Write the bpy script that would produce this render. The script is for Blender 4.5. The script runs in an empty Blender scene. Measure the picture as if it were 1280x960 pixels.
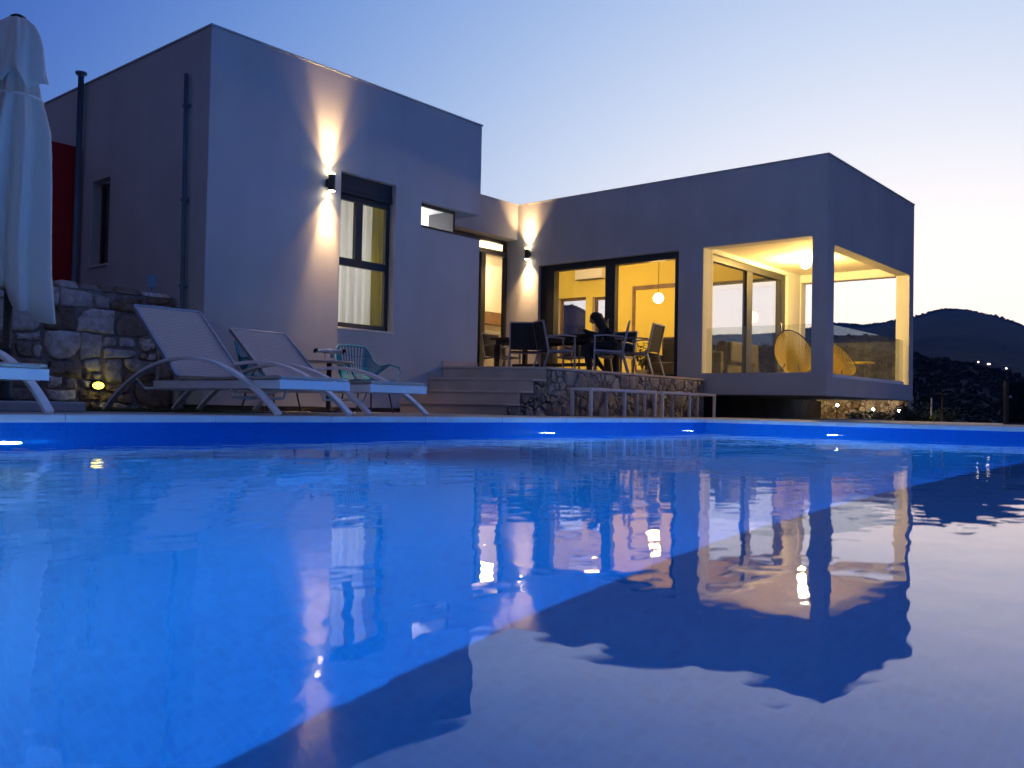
import bpy, math, random
from math import sin, cos, pi, radians as R, sqrt, atan2, exp
from mathutils import Vector, Matrix
random.seed(7)
C = bpy.context.scene.collection
sc = bpy.context.scene

# ------------------------------------------------------------------ camera (solved from the photograph's vanishing points)
F, YAW, PITCH, ROLL = 1124.92, .7036, .0255, .0205
CAM = Vector((-5.441, -9.183, 0.0))
fw = Vector((cos(YAW)*cos(PITCH), sin(YAW)*cos(PITCH), sin(PITCH)))
rt = Vector((sin(YAW), -cos(YAW), 0)); up = rt.cross(fw)
rt, up = cos(ROLL)*rt + sin(ROLL)*up, -sin(ROLL)*rt + cos(ROLL)*up
cd = bpy.data.cameras.new('camera'); cam = bpy.data.objects.new('camera', cd); C.objects.link(cam)
m = Matrix((rt, up, -fw)).transposed().to_4x4(); m.translation = CAM
cam.matrix_world = m
cd.sensor_width = 36; cd.lens = 36*F/1280; cd.clip_start = .02; cd.clip_end = 9000
sc.camera = cam
cd.dof.use_dof = True; cd.dof.focus_distance = 13; cd.dof.aperture_fstop = 5.6

# ------------------------------------------------------------------ mesh builder
class MB:
    def __init__(s): s.v = []; s.f = []; s.sm = []
    def add(s, vs, fs, smooth=False):
        b = len(s.v); s.v += [tuple(p) for p in vs]
        for f in fs: s.f.append(tuple(b+i for i in f)); s.sm.append(smooth)
        return s
    def box(s, x0, x1, y0, y1, z0, z1):
        vs = [(x, y, z) for z in (z0, z1) for y in (y0, y1) for x in (x0, x1)]
        return s.add(vs, [(0,2,3,1),(4,5,7,6),(0,1,5,4),(2,6,7,3),(0,4,6,2),(1,3,7,5)])
    def hexa(s, bot, top):            # two quads, counter-clockwise from above
        return s.add(list(bot)+list(top), [(3,2,1,0),(4,5,6,7),(0,1,5,4),(1,2,6,5),(2,3,7,6),(3,0,4,7)])
    def tube(s, path, r, n=8, closed=False, cap=True):
        P = [Vector(p) for p in path]; k = len(P)
        rr = r if isinstance(r, (list, tuple)) else [r]*k
        t0 = (P[1]-P[0]).normalized()
        a = t0.cross(Vector((0,0,1)))
        if a.length < 1e-3: a = t0.cross(Vector((1,0,0)))
        a.normalize(); vs = []
        for i in range(k):
            if closed: t = (P[(i+1) % k]-P[i-1]).normalized()
            else: t = (P[min(i+1,k-1)]-P[max(i-1,0)]).normalized()
            a = (a - t*a.dot(t)).normalized(); b = t.cross(a)
            for j in range(n):
                w = 2*pi*j/n; vs.append(P[i]+(a*cos(w)+b*sin(w))*rr[i])
        fs = []
        for i in range(k if closed else k-1):
            i2 = (i+1) % k
            for j in range(n):
                j2 = (j+1) % n; fs.append((i*n+j, i2*n+j, i2*n+j2, i*n+j2))
        s.add(vs, [f[::-1] for f in fs], True)
        if cap and not closed:
            b = len(s.v)-k*n
            s.f.append(tuple(b+j for j in range(n))); s.sm.append(False)
            s.f.append(tuple(b+(k-1)*n+j for j in range(n))[::-1]); s.sm.append(False)
        return s
    def bar(s, path, w, h, side=(1,0,0)):   # rectangular section: w along "side", h across
        P = [Vector(p) for p in path]; k = len(P); sd = Vector(side); vs = []
        for i in range(k):
            t = (P[min(i+1,k-1)]-P[max(i-1,0)]).normalized(); nn = t.cross(sd).normalized()
            for a, b in ((-1,-1),(1,-1),(1,1),(-1,1)): vs.append(P[i]+sd*(a*w/2)+nn*(b*h/2))
        fs = [(0,1,2,3), tuple((k-1)*4+j for j in (3,2,1,0))]
        for i in range(k-1):
            for j in range(4): fs.append((i*4+j, (i+1)*4+j, (i+1)*4+(j+1)%4, i*4+(j+1)%4))
        return s.add(vs, fs)
    def lathe(s, prof, c=(0,0,0), n=20, axis='z'):
        vs = []; k = len(prof)
        for r, z in prof:
            for j in range(n):
                w = 2*pi*j/n
                p = (r*cos(w), r*sin(w), z)
                if axis == 'y': p = (p[0], p[2], p[1])
                if axis == 'x': p = (p[2], p[0], p[1])
                vs.append((p[0]+c[0], p[1]+c[1], p[2]+c[2]))
        fs = [(i*n+j, i*n+(j+1)%n, (i+1)*n+(j+1)%n, (i+1)*n+j) for i in range(k-1) for j in range(n)]
        s.add(vs, fs, True); b = len(s.v)-k*n
        s.f.append(tuple(b+j for j in range(n))[::-1]); s.sm.append(False)
        s.f.append(tuple(b+(k-1)*n+j for j in range(n))); s.sm.append(False)
        return s
    def ball(s, c, r, n=14):
        rx = r if isinstance(r, (tuple, list)) else (r, r, r); k = n//2+1; vs = []
        for i in range(k+1):
            a = pi*i/k
            for j in range(n):
                w = 2*pi*j/n; vs.append((c[0]+rx[0]*sin(a)*cos(w), c[1]+rx[1]*sin(a)*sin(w), c[2]-rx[2]*cos(a)))
        return s.add(vs, [(i*n+j, i*n+(j+1)%n, (i+1)*n+(j+1)%n, (i+1)*n+j) for i in range(k) for j in range(n)], True)
    def wall(s, u0, u1, z0, z1, holes, place, T):   # slab with rectangular openings; place(u,z,t)->xyz, t in 0..T
        us = sorted({u0, u1, *[h[0] for h in holes], *[h[1] for h in holes]}); us = [u for u in us if u0 <= u <= u1]
        zs = sorted({z0, z1, *[h[2] for h in holes], *[h[3] for h in holes]}); zs = [z for z in zs if z0 <= z <= z1]
        nu, nz = len(us), len(zs)
        solid = [[not any(h[0] <= (us[i]+us[i+1])/2 <= h[1] and h[2] <= (zs[j]+zs[j+1])/2 <= h[3] for h in holes) for j in range(nz-1)] for i in range(nu-1)]
        vs = [place(u, z, t) for t in (0, T) for u in us for z in zs]
        I = lambda i, j, t: t*nu*nz+i*nz+j
        fs = []
        for i in range(nu-1):
            for j in range(nz-1):
                if not solid[i][j]: continue
                fs.append((I(i,j,0), I(i+1,j,0), I(i+1,j+1,0), I(i,j+1,0)))
                fs.append((I(i,j,1), I(i,j+1,1), I(i+1,j+1,1), I(i+1,j,1)))
                if i == 0 or not solid[i-1][j]: fs.append((I(i,j,0), I(i,j+1,0), I(i,j+1,1), I(i,j,1)))
                if i == nu-2 or not solid[i+1][j]: fs.append((I(i+1,j,0), I(i+1,j,1), I(i+1,j+1,1), I(i+1,j+1,0)))
                if j == 0 or not solid[i][j-1]: fs.append((I(i,j,0), I(i,j,1), I(i+1,j,1), I(i+1,j,0)))
                if j == nz-2 or not solid[i][j+1]: fs.append((I(i,j+1,0), I(i+1,j+1,0), I(i+1,j+1,1), I(i,j+1,1)))
        used = sorted({i for f in fs for i in f}); mp = {o: n for n, o in enumerate(used)}
        return s.add([vs[i] for i in used], [tuple(mp[i] for i in f) for f in fs])
    def obj(s, name, mat, parent=None, bevel=0, solid=0, sub=0, seg=2, loc=None):
        me = bpy.data.meshes.new(name); me.from_pydata(s.v, [], s.f); me.update()
        me.polygons.foreach_set('use_smooth', s.sm)
        if mat: me.materials.append(mat)
        o = bpy.data.objects.new(name, me); C.objects.link(o)
        if parent: o.parent = parent
        if loc: o.location = loc
        if solid:
            q = o.modifiers.new('s', 'SOLIDIFY'); q.thickness = solid; q.offset = 0
        if bevel:
            q = o.modifiers.new('b', 'BEVEL'); q.width = bevel; q.segments = seg; q.limit_method = 'ANGLE'; q.angle_limit = R(35)
        if sub:
            q = o.modifiers.new('u', 'SUBSURF'); q.levels = sub; q.render_levels = sub
        return o

def tag(o, label=None, cat=None, group=None, kind=None):
    if label: o['label'] = label
    if cat: o['category'] = cat
    if group: o['group'] = group
    if kind: o['kind'] = kind
    return o
def thing(name, label, cat, loc=(0,0,0), rz=0, group=None):
    o = bpy.data.objects.new(name, None); C.objects.link(o); o.empty_display_size = .1
    o.location = loc; o.rotation_euler = (0, 0, rz)
    return tag(o, label, cat, group)
def copy_tree(o, parent=None):
    c = o.copy(); C.objects.link(c); c.parent = parent
    for ch in o.children: copy_tree(ch, c)
    return c
def lamp(name, typ, loc, power, col, parent=None, rot=None, **kw):
    l = bpy.data.lights.new(name, typ); l.energy = power; l.color = col
    for k, v in kw.items(): setattr(l, k, v)
    o = bpy.data.objects.new(name, l); C.objects.link(o); o.location = loc
    if rot: o.rotation_euler = rot
    if parent: o.parent = parent
    return o

# ------------------------------------------------------------------ materials
def mat(name, col, rough=.6, metal=0, spec=.5, noise=0, nscale=8, bump=0, bscale=60, bdist=.01, trans=0, emit=None, es=0, coat=0, detail=6):
    m = bpy.data.materials.new(name); m.use_nodes = True; nt = m.node_tree; b = nt.nodes['Principled BSDF']
    b.inputs['Base Color'].default_value = (*col, 1); b.inputs['Roughness'].default_value = rough
    b.inputs['Metallic'].default_value = metal; b.inputs['Specular IOR Level'].default_value = spec
    b.inputs['Coat Weight'].default_value = coat
    if emit: b.inputs['Emission Color'].default_value = (*emit, 1); b.inputs['Emission Strength'].default_value = es
    tc = nt.nodes.new('ShaderNodeTexCoord')
    if noise:
        n = nt.nodes.new('ShaderNodeTexNoise'); n.inputs['Scale'].default_value = nscale; n.inputs['Detail'].default_value = detail
        nt.links.new(tc.outputs['Object'], n.inputs['Vector'])
        r = nt.nodes.new('ShaderNodeValToRGB'); e = r.color_ramp.elements
        e[0].position = .3; e[1].position = .7
        e[0].color = (*[c*(1-noise) for c in col], 1); e[1].color = (*[min(1, c*(1+noise)) for c in col], 1)
        nt.links.new(n.outputs['Fac'], r.inputs['Fac']); nt.links.new(r.outputs['Color'], b.inputs['Base Color'])
    if bump:
        n2 = nt.nodes.new('ShaderNodeTexNoise'); n2.inputs['Scale'].default_value = bscale; n2.inputs['Detail'].default_value = 4
        nt.links.new(tc.outputs['Object'], n2.inputs['Vector'])
        bp = nt.nodes.new('ShaderNodeBump'); bp.inputs['Strength'].default_value = bump; bp.inputs['Distance'].default_value = bdist
        nt.links.new(n2.outputs['Fac'], bp.inputs['Height']); nt.links.new(bp.outputs['Normal'], b.inputs['Normal'])
    return m
def glass_mat(name, tint=(.985,.985,.98), boost=.8, veil=0):
    m = bpy.data.materials.new(name); m.use_nodes = True; nt = m.node_tree; nt.nodes.clear()
    out = nt.nodes.new('ShaderNodeOutputMaterial'); mx = nt.nodes.new('ShaderNodeMixShader')
    t = nt.nodes.new('ShaderNodeBsdfTransparent'); t.inputs['Color'].default_value = (*tint, 1)
    g = nt.nodes.new('ShaderNodeBsdfGlossy'); g.inputs['Roughness'].default_value = .0
    fr = nt.nodes.new('ShaderNodeFresnel'); fr.inputs['IOR'].default_value = 1.5
    mm = nt.nodes.new('ShaderNodeMath'); mm.operation = 'MULTIPLY'; mm.use_clamp = True; mm.inputs[1].default_value = boost
    ge = nt.nodes.new('ShaderNodeNewGeometry'); ma = nt.nodes.new('ShaderNodeMath'); ma.operation = 'MULTIPLY_ADD'; ma.inputs[1].default_value = 1/1.5-1.5; ma.inputs[2].default_value = 1.5
    nt.links.new(ge.outputs['Backfacing'], ma.inputs[0]); nt.links.new(ma.outputs[0], fr.inputs['IOR'])   # same air-to-glass reflectance on both faces of the sheet
    nt.links.new(fr.outputs[0], mm.inputs[0]); nt.links.new(mm.outputs[0], mx.inputs[0])
    nt.links.new(t.outputs[0], mx.inputs[1]); nt.links.new(g.outputs[0], mx.inputs[2]); nt.links.new(mx.outputs[0], out.inputs['Surface'])
    if veil:       # even pale layer that paints a lamplit veil into the glass
        df = nt.nodes.new('ShaderNodeBsdfDiffuse'); df.inputs['Color'].default_value = (.8,.8,.74,1); m2 = nt.nodes.new('ShaderNodeMixShader'); m2.inputs[0].default_value = veil
        nt.links.new(mx.outputs[0], m2.inputs[1]); nt.links.new(df.outputs[0], m2.inputs[2]); nt.links.new(m2.outputs[0], out.inputs['Surface'])
    return m
def emit_mat(name, col, s):
    m = bpy.data.materials.new(name); m.use_nodes = True; nt = m.node_tree; nt.nodes.clear()
    out = nt.nodes.new('ShaderNodeOutputMaterial'); e = nt.nodes.new('ShaderNodeEmission')
    e.inputs['Color'].default_value = (*col, 1); e.inputs['Strength'].default_value = s
    nt.links.new(e.outputs[0], out.inputs['Surface']); return m

M = {}
def stucco():
    m = mat('stucco', (.555,.572,.592), .88, spec=.2, noise=.07, nscale=1.1, bump=.45, bscale=95, bdist=.006)
    nt = m.node_tree; b = nt.nodes['Principled BSDF']; tc = nt.nodes.new('ShaderNodeTexCoord')
    def layer(scale, sc3, lo, hi, c):      # rain streaks and patches of trowelled render
        mp = nt.nodes.new('ShaderNodeMapping'); mp.inputs['Scale'].default_value = sc3; nt.links.new(tc.outputs['Object'], mp.inputs['Vector'])
        n = nt.nodes.new('ShaderNodeTexNoise'); n.inputs['Scale'].default_value = scale; n.inputs['Detail'].default_value = 5; nt.links.new(mp.outputs[0], n.inputs['Vector'])
        r = nt.nodes.new('ShaderNodeValToRGB'); e = r.color_ramp.elements; e[0].position = lo; e[1].position = hi; e[0].color = (*c, 1); e[1].color = (1,1,1,1)
        nt.links.new(n.outputs['Fac'], r.inputs['Fac'])
        mx = nt.nodes.new('ShaderNodeMix'); mx.data_type = 'RGBA'; mx.blend_type = 'MULTIPLY'; mx.inputs[0].default_value = 1
        src = b.inputs['Base Color'].links[0].from_socket
        nt.links.new(src, mx.inputs[6]); nt.links.new(r.outputs['Color'], mx.inputs[7]); nt.links.new(mx.outputs[2], b.inputs['Base Color'])
    layer(3.2, (1,1,.10), .30, .52, (.95,.95,.945)); layer(.7, (1,1,1.3), .35, .65, (.96,.96,.96))
    return m
M['stucco'] = stucco()
M['inner'] = mat('inner_plaster', (.78,.75,.68), .8, spec=.2, noise=.03, nscale=2)
M['ochre'] = mat('ochre_plaster', (.78,.65,.15), .8, spec=.2, noise=.04, nscale=2)
M['soffit'] = mat('soffit_plaster', (.74,.71,.63), .8, spec=.2, noise=.03, nscale=2)
M['red'] = mat('red_render', (.42,.02,.03), .8, spec=.2, noise=.12, nscale=2, bump=.3, bscale=110, bdist=.004)
M['dark_alu'] = mat('dark_aluminium', (.035,.037,.042), .42, metal=.2, noise=.1, nscale=3)
M['grey_alu'] = mat('grey_aluminium', (.42,.42,.44), .38, metal=.6, noise=.05)
M['white_metal'] = mat('white_powder_coat', (.90,.88,.86), .4, noise=.04, nscale=9)
M['black_metal'] = mat('black_metal', (.02,.02,.022), .45)
M['dark_fabric'] = mat('dark_sling', (.03,.03,.034), .8, noise=.25, nscale=60)
M['pipe'] = mat('blue_grey_pipe', (.12,.19,.26), .5, noise=.12, nscale=4)
M['paving'] = mat('stone_paving', (.36,.33,.29), .7, noise=.18, nscale=3, bump=.3, bscale=40, bdist=.004)
M['coping'] = mat('pool_coping', (.70,.68,.65), .65, noise=.1, nscale=6, bump=.3, bscale=60, bdist=.003)
M['step'] = mat('step_stone', (.60,.51,.44), .75, noise=.14, nscale=3, bump=.3, bscale=50, bdist=.004)
M['mortar'] = mat('mortar', (.34,.29,.25), .9, noise=.3, nscale=9, bump=.6, bscale=30, bdist=.02)
M['soil'] = mat('soil', (.07,.06,.045), .95, noise=.35, nscale=2, bump=.6, bscale=14, bdist=.05)
M['grass'] = mat('grass_blade', (.06,.085,.025), .7, noise=.3, nscale=6)
M['leaf'] = mat('leaf', (.05,.075,.03), .65, noise=.35, nscale=5)
M['canvas'] = mat('cream_canvas', (.80,.77,.66), .85, spec=.2, noise=.06, nscale=5, bump=.25, bscale=350, bdist=.002)
M['wood'] = mat('wood', (.20,.11,.05), .5, noise=.35, nscale=6)
M['dark_wood'] = mat('dark_wood', (.028,.022,.018), .5, noise=.3, nscale=8)
M['pole'] = mat('parasol_pole', (.045,.032,.03), .5, noise=.2, nscale=6)
M['concrete'] = mat('concrete', (.42,.41,.40), .85, noise=.15, nscale=12, bump=.4, bscale=60, bdist=.004)
M['teal'] = mat('turquoise_cord', (.015,.28,.44), .5, noise=.12, nscale=20)
M['yellow'] = mat('yellow_cord', (.95,.70,.01), .55, noise=.15, nscale=30)
M['white_plastic'] = mat('white_plastic', (.8,.8,.8), .35)
M['glass'] = glass_mat('window_glass')
M['balglass'] = glass_mat('balustrade_glass', (.92,.94,.91), 1.4, .045)
M['darkglass'] = glass_mat('fence_glass', (.45,.48,.50), 1.0)
M['skin'] = mat('skin', (.35,.2,.14), .5)
M['hair'] = mat('hair', (.012,.009,.008), .45, noise=.3, nscale=50)
M['cloth'] = mat('dark_cloth', (.02,.02,.024), .85, noise=.3, nscale=30)
M['sofa'] = mat('sofa_cloth', (.10,.09,.08), .9, noise=.2, nscale=30)
M['bottle'] = mat('bottle_glass', (.02,.03,.015), .15)
M['fruit'] = mat('terracotta', (.40,.15,.06), .5, noise=.2)
M['steel'] = mat('steel', (.5,.5,.52), .3, metal=.8)
M['bluepanel'] = mat('pale_blue_panel', (.25,.42,.60), .4, noise=.1)
M['hillwall'] = mat('hill_house_wall', (.16,.14,.12), .9, noise=.1)
M['capping'] = mat('parapet_flashing', (.52,.535,.55), .7, noise=.08)
M['bronze'] = mat('lamp_body', (.05,.045,.04), .4, metal=.3)

def cloth_mat(name, col, trans):
    m = bpy.data.materials.new(name); m.use_nodes = True; nt2 = m.node_tree; b = nt2.nodes['Principled BSDF']; b.inputs['Base Color'].default_value = (*col,1); b.inputs['Roughness'].default_value = .9
    tr_ = nt2.nodes.new('ShaderNodeBsdfTranslucent'); tr_.inputs['Color'].default_value = (*col,1); mx = nt2.nodes.new('ShaderNodeMixShader'); mx.inputs[0].default_value = trans
    tcc = nt2.nodes.new('ShaderNodeTexCoord'); nn = nt2.nodes.new('ShaderNodeTexNoise'); nn.inputs['Scale'].default_value = 140
    bb = nt2.nodes.new('ShaderNodeBump'); bb.inputs['Strength'].default_value = .2; bb.inputs['Distance'].default_value = .002
    nt2.links.new(tcc.outputs['Object'], nn.inputs['Vector']); nt2.links.new(nn.outputs['Fac'], bb.inputs['Height']); nt2.links.new(bb.outputs['Normal'], b.inputs['Normal'])
    o = nt2.nodes['Material Output']; nt2.links.new(b.outputs[0], mx.inputs[1]); nt2.links.new(tr_.outputs[0], mx.inputs[2]); nt2.links.new(mx.outputs[0], o.inputs['Surface']); return m
M['canvas'] = cloth_mat('cream_canvas', (.95,.92,.85), .35)
# rattan weave
def weave():
    m = bpy.data.materials.new('woven_rattan'); m.use_nodes = True; nt = m.node_tree; b = nt.nodes['Principled BSDF']
    b.inputs['Roughness'].default_value = .6
    tc = nt.nodes.new('ShaderNodeTexCoord')
    mp = nt.nodes.new('ShaderNodeMapping'); mp.inputs['Rotation'].default_value = (0, 0, R(45)); mp.inputs['Scale'].default_value = (1,1,1)
    nt.links.new(tc.outputs['UV'], mp.inputs['Vector'])
    ck = nt.nodes.new('ShaderNodeTexChecker'); ck.inputs['Scale'].default_value = 62
    ck.inputs['Color1'].default_value = (.92,.76,.64,1); ck.inputs['Color2'].default_value = (.50,.40,.33,1)
    nt.links.new(mp.outputs['Vector'], ck.inputs['Vector'])
    n = nt.nodes.new('ShaderNodeTexNoise'); n.inputs['Scale'].default_value = 9
    nt.links.new(tc.outputs['UV'], n.inputs['Vector'])
    mx = nt.nodes.new('ShaderNodeMix'); mx.data_type = 'RGBA'; mx.blend_type = 'MULTIPLY'; mx.inputs[0].default_value = .5
    nt.links.new(ck.outputs['Color'], mx.inputs[6]); nt.links.new(n.outputs['Color'], mx.inputs[7])
    mx2 = nt.nodes.new('ShaderNodeMix'); mx2.data_type = 'RGBA'; mx2.inputs[0].default_value = .35
    nt.links.new(ck.outputs['Color'], mx2.inputs[6]); nt.links.new(mx.outputs[2], mx2.inputs[7])
    nt.links.new(mx2.outputs[2], b.inputs['Base Color'])
    bp = nt.nodes.new('ShaderNodeBump'); bp.inputs['Strength'].default_value = .5; bp.inputs['Distance'].default_value = .004
    nt.links.new(ck.outputs['Fac'], bp.inputs['Height']); nt.links.new(bp.outputs['Normal'], b.inputs['Normal'])
    return m
M['weave'] = weave()

def stone_mat(name, cols):
    m = bpy.data.materials.new(name); m.use_nodes = True; nt = m.node_tree; b = nt.nodes['Principled BSDF']
    b.inputs['Roughness'].default_value = .85; b.inputs['Specular IOR Level'].default_value = .25
    g = nt.nodes.new('ShaderNodeNewGeometry'); r = nt.nodes.new('ShaderNodeValToRGB')
    e = r.color_ramp.elements
    for i, (p, c) in enumerate(cols):
        if i < 2: e[i].position = p; e[i].color = (*c, 1)
        else: q = e.new(p); q.color = (*c, 1)
    nt.links.new(g.outputs['Random Per Island'], r.inputs['Fac'])
    tc = nt.nodes.new('ShaderNodeTexCoord'); n = nt.nodes.new('ShaderNodeTexNoise'); n.inputs['Scale'].default_value = 14; n.inputs['Detail'].default_value = 8; n.inputs['Roughness'].default_value = .65
    nt.links.new(tc.outputs['Object'], n.inputs['Vector'])
    rr = nt.nodes.new('ShaderNodeValToRGB'); rr.color_ramp.elements[0].position = .3; rr.color_ramp.elements[1].position = .7
    rr.color_ramp.elements[0].color = (.55,.5,.45,1); rr.color_ramp.elements[1].color = (1.1,1.1,1.1,1)
    nt.links.new(n.outputs['Fac'], rr.inputs['Fac'])
    mx = nt.nodes.new('ShaderNodeMix'); mx.data_type = 'RGBA'; mx.blend_type = 'MULTIPLY'; mx.inputs[0].default_value = 1
    nt.links.new(r.outputs['Color'], mx.inputs[6]); nt.links.new(rr.outputs['Color'], mx.inputs[7]); nt.links.new(mx.outputs[2], b.inputs['Base Color'])
    bp = nt.nodes.new('ShaderNodeBump'); bp.inputs['Strength'].default_value = .7; bp.inputs['Distance'].default_value = .02
    nt.links.new(n.outputs['Fac'], bp.inputs['Height']); nt.links.new(bp.outputs['Normal'], b.inputs['Normal'])
    return m
M['stoneA'] = stone_mat('field_stone', [(0,(.30,.21,.16)),(.3,(.44,.36,.30)),(.5,(.74,.67,.61)),(1,(.92,.88,.83))])
M['stoneB'] = stone_mat('terrace_stone', [(0,(.32,.28,.25)),(.5,(.44,.40,.38)),(1,(.58,.56,.54))])

def tile_mat(name, plane, g=1):
    m = bpy.data.materials.new(name); m.use_nodes = True; nt = m.node_tree; b = nt.nodes['Principled BSDF']
    b.inputs['Roughness'].default_value = .3; b.inputs['Specular IOR Level'].default_value = .1
    tc = nt.nodes.new('ShaderNodeTexCoord'); sp = nt.nodes.new('ShaderNodeSeparateXYZ'); cb = nt.nodes.new('ShaderNodeCombineXYZ')
    nt.links.new(tc.outputs['Object'], sp.inputs[0])
    ax = {'xy': (0,1), 'xz': (0,2), 'yz': (1,2)}[plane]
    nt.links.new(sp.outputs[ax[0]], cb.inputs[0]); nt.links.new(sp.outputs[ax[1]], cb.inputs[1])
    br = nt.nodes.new('ShaderNodeTexBrick'); br.offset = 0; br.inputs['Scale'].default_value = 1
    br.inputs['Brick Width'].default_value = .025; br.inputs['Row Height'].default_value = .025; br.inputs['Mortar Size'].default_value = .0015
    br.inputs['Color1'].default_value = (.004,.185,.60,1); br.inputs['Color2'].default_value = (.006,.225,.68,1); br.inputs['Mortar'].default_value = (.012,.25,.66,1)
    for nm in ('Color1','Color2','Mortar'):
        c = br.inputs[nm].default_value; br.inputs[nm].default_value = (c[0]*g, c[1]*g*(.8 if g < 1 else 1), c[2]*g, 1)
    nt.links.new(cb.outputs[0], br.inputs['Vector']); nt.links.new(br.outputs['Color'], b.inputs['Base Color'])
    return m

# ------------------------------------------------------------------ sky
w = bpy.data.worlds.new('World'); sc.world = w; w.use_nodes = True; nt = w.node_tree
bg = nt.nodes['Background']
def mnode(op, a, b=None, clamp=False):
    n = nt.nodes.new('ShaderNodeMath'); n.operation = op; n.use_clamp = clamp
    for i, x in enumerate((a, b)):
        if x is None: continue
        if isinstance(x, (int, float)): n.inputs[i].default_value = x
        else: nt.links.new(x, n.inputs[i])
    return n.outputs[0]
tc = nt.nodes.new('ShaderNodeTexCoord'); sp = nt.nodes.new('ShaderNodeSeparateXYZ'); nt.links.new(tc.outputs['Generated'], sp.inputs[0])
el = mnode('MULTIPLY', mnode('MAXIMUM', mnode('ARCSINE', sp.outputs[2]), 0.0), 57.2958)
az = mnode('MULTIPLY', mnode('ARCTAN2', sp.outputs[1], sp.outputs[0]), 57.2958)
d = mnode('SUBTRACT', az, 15.0)
ga = mnode('EXPONENT', mnode('DIVIDE', mnode('MULTIPLY', d, d), -1300.0))
glow = mnode('MULTIPLY', mnode('MULTIPLY', mnode('EXPONENT', mnode('MULTIPLY', el, -.057)), 2.35), ga)
mr = nt.nodes.new('ShaderNodeMapRange'); mr.interpolation_type = 'SMOOTHSTEP'
nt.links.new(mnode('ABSOLUTE', d), mr.inputs['Value']); mr.inputs['From Min'].default_value = 45; mr.inputs['From Max'].default_value = 125
away = mr.outputs['Result']        # 0 towards the afterglow, 1 in the dark half of the sky
dim = mnode('SUBTRACT', 1.0, mnode('MULTIPLY', away, -.5))
Rr = mnode('ADD', glow, mnode('MULTIPLY', away, .055))
dimg = mnode('SUBTRACT', 1.0, mnode('MULTIPLY', away, .38)); dimb = mnode('SUBTRACT', 1.0, mnode('MULTIPLY', away, .65))
Gg = mnode('MULTIPLY', mnode('MULTIPLY', mnode('POWER', Rr, .66), 1.0), dimg)
Bb = mnode('MULTIPLY', mnode('MULTIPLY', mnode('POWER', Rr, .235), 1.07), dimb)
Rr = mnode('MULTIPLY', Rr, dim)
cb = nt.nodes.new('ShaderNodeCombineColor')
nt.links.new(Rr, cb.inputs[0]); nt.links.new(Gg, cb.inputs[1]); nt.links.new(Bb, cb.inputs[2])
nt.links.new(cb.outputs[0], bg.inputs['Color']); bg.inputs['Strength'].default_value = 1

# ------------------------------------------------------------------ pool, deck, ground
ZW, ZD = -.23, -.10
PX0, PX1, PY0, PY1 = -9.0, 4.8, -10.4, -3.7
LEDGE = -8.05; ZF = ZW-1.45; ZL = ZW-.75
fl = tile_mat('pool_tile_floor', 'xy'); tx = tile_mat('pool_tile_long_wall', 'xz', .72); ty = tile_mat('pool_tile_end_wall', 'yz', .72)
pool = MB()
def quad(a, b, c, d2): pool.add([a, b, c, d2], [(0,1,2,3)])
nfl = []
quad((PX0,LEDGE,ZF),(PX1,LEDGE,ZF),(PX1,PY1,ZF),(PX0,PY1,ZF)); nfl.append(0)
quad((PX0,PY0,ZL),(PX1,PY0,ZL),(PX1,LEDGE,ZL),(PX0,LEDGE,ZL)); nfl.append(0)
quad((PX0,LEDGE,ZF),(PX0,LEDGE,ZL),(PX1,LEDGE,ZL),(PX1,LEDGE,ZF)); nfl.append(1)
zt = ZD-.045
quad((PX0,PY1,ZF),(PX1,PY1,ZF),(PX1,PY1,zt),(PX0,PY1,zt)); nfl.append(1)
quad((PX0,PY0,ZL),(PX0,PY0,zt),(PX1,PY0,zt),(PX1,PY0,ZL)); nfl.append(1)
quad((PX1,LEDGE,ZF),(PX1,LEDGE,zt),(PX1,PY1,zt),(PX1,PY1,ZF)); nfl.append(2)
quad((PX1,PY0,ZL),(PX1,PY0,zt),(PX1,LEDGE,zt),(PX1,LEDGE,ZL)); nfl.append(2)
quad((PX0,LEDGE,ZF),(PX0,PY1,ZF),(PX0,PY1,zt),(PX0,LEDGE,zt)); nfl.append(2)
quad((PX0,PY0,ZL),(PX0,LEDGE,ZL),(PX0,LEDGE,zt),(PX0,PY0,zt)); nfl.append(2)
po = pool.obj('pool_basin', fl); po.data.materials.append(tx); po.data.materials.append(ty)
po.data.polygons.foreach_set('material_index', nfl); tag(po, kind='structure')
# water surface
wm = bpy.data.materials.new('water'); wm.use_nodes = True; n_ = wm.node_tree; pb = n_.nodes['Principled BSDF']
pb.inputs['Base Color'].default_value = (.93,.97,1,1); pb.inputs['Roughness'].default_value = 0; pb.inputs['IOR'].default_value = 1.333
pb.inputs['Transmission Weight'].default_value = 1
tcw = n_.nodes.new('ShaderNodeTexCoord')
def wn(scale, det, rot=0, sx=1, sy=1):
    mp = n_.nodes.new('ShaderNodeMapping'); mp.inputs['Rotation'].default_value = (0,0,rot); mp.inputs['Scale'].default_value = (sx, sy, 1)
    n_.links.new(tcw.outputs['Object'], mp.inputs['Vector'])
    t = n_.nodes.new('ShaderNodeTexNoise'); t.inputs['Scale'].default_value = scale; t.inputs['Detail'].default_value = det
    n_.links.new(mp.outputs[0], t.inputs['Vector']); return t.outputs['Fac']
def wmath(op, a, b):
    q = n_.nodes.new('ShaderNodeMath'); q.operation = op
    for i, x in enumerate((a, b)):
        if isinstance(x, (int, float)): q.inputs[i].default_value = x
        else: n_.links.new(x, q.inputs[i])
    return q.outputs[0]
hgt = wmath('ADD', wmath('MULTIPLY', wn(1.1, 1, .4, 1, 1.6), .0045), wmath('MULTIPLY', wn(5.5, 2, -.3, 1, 1.5), .0016))
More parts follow.
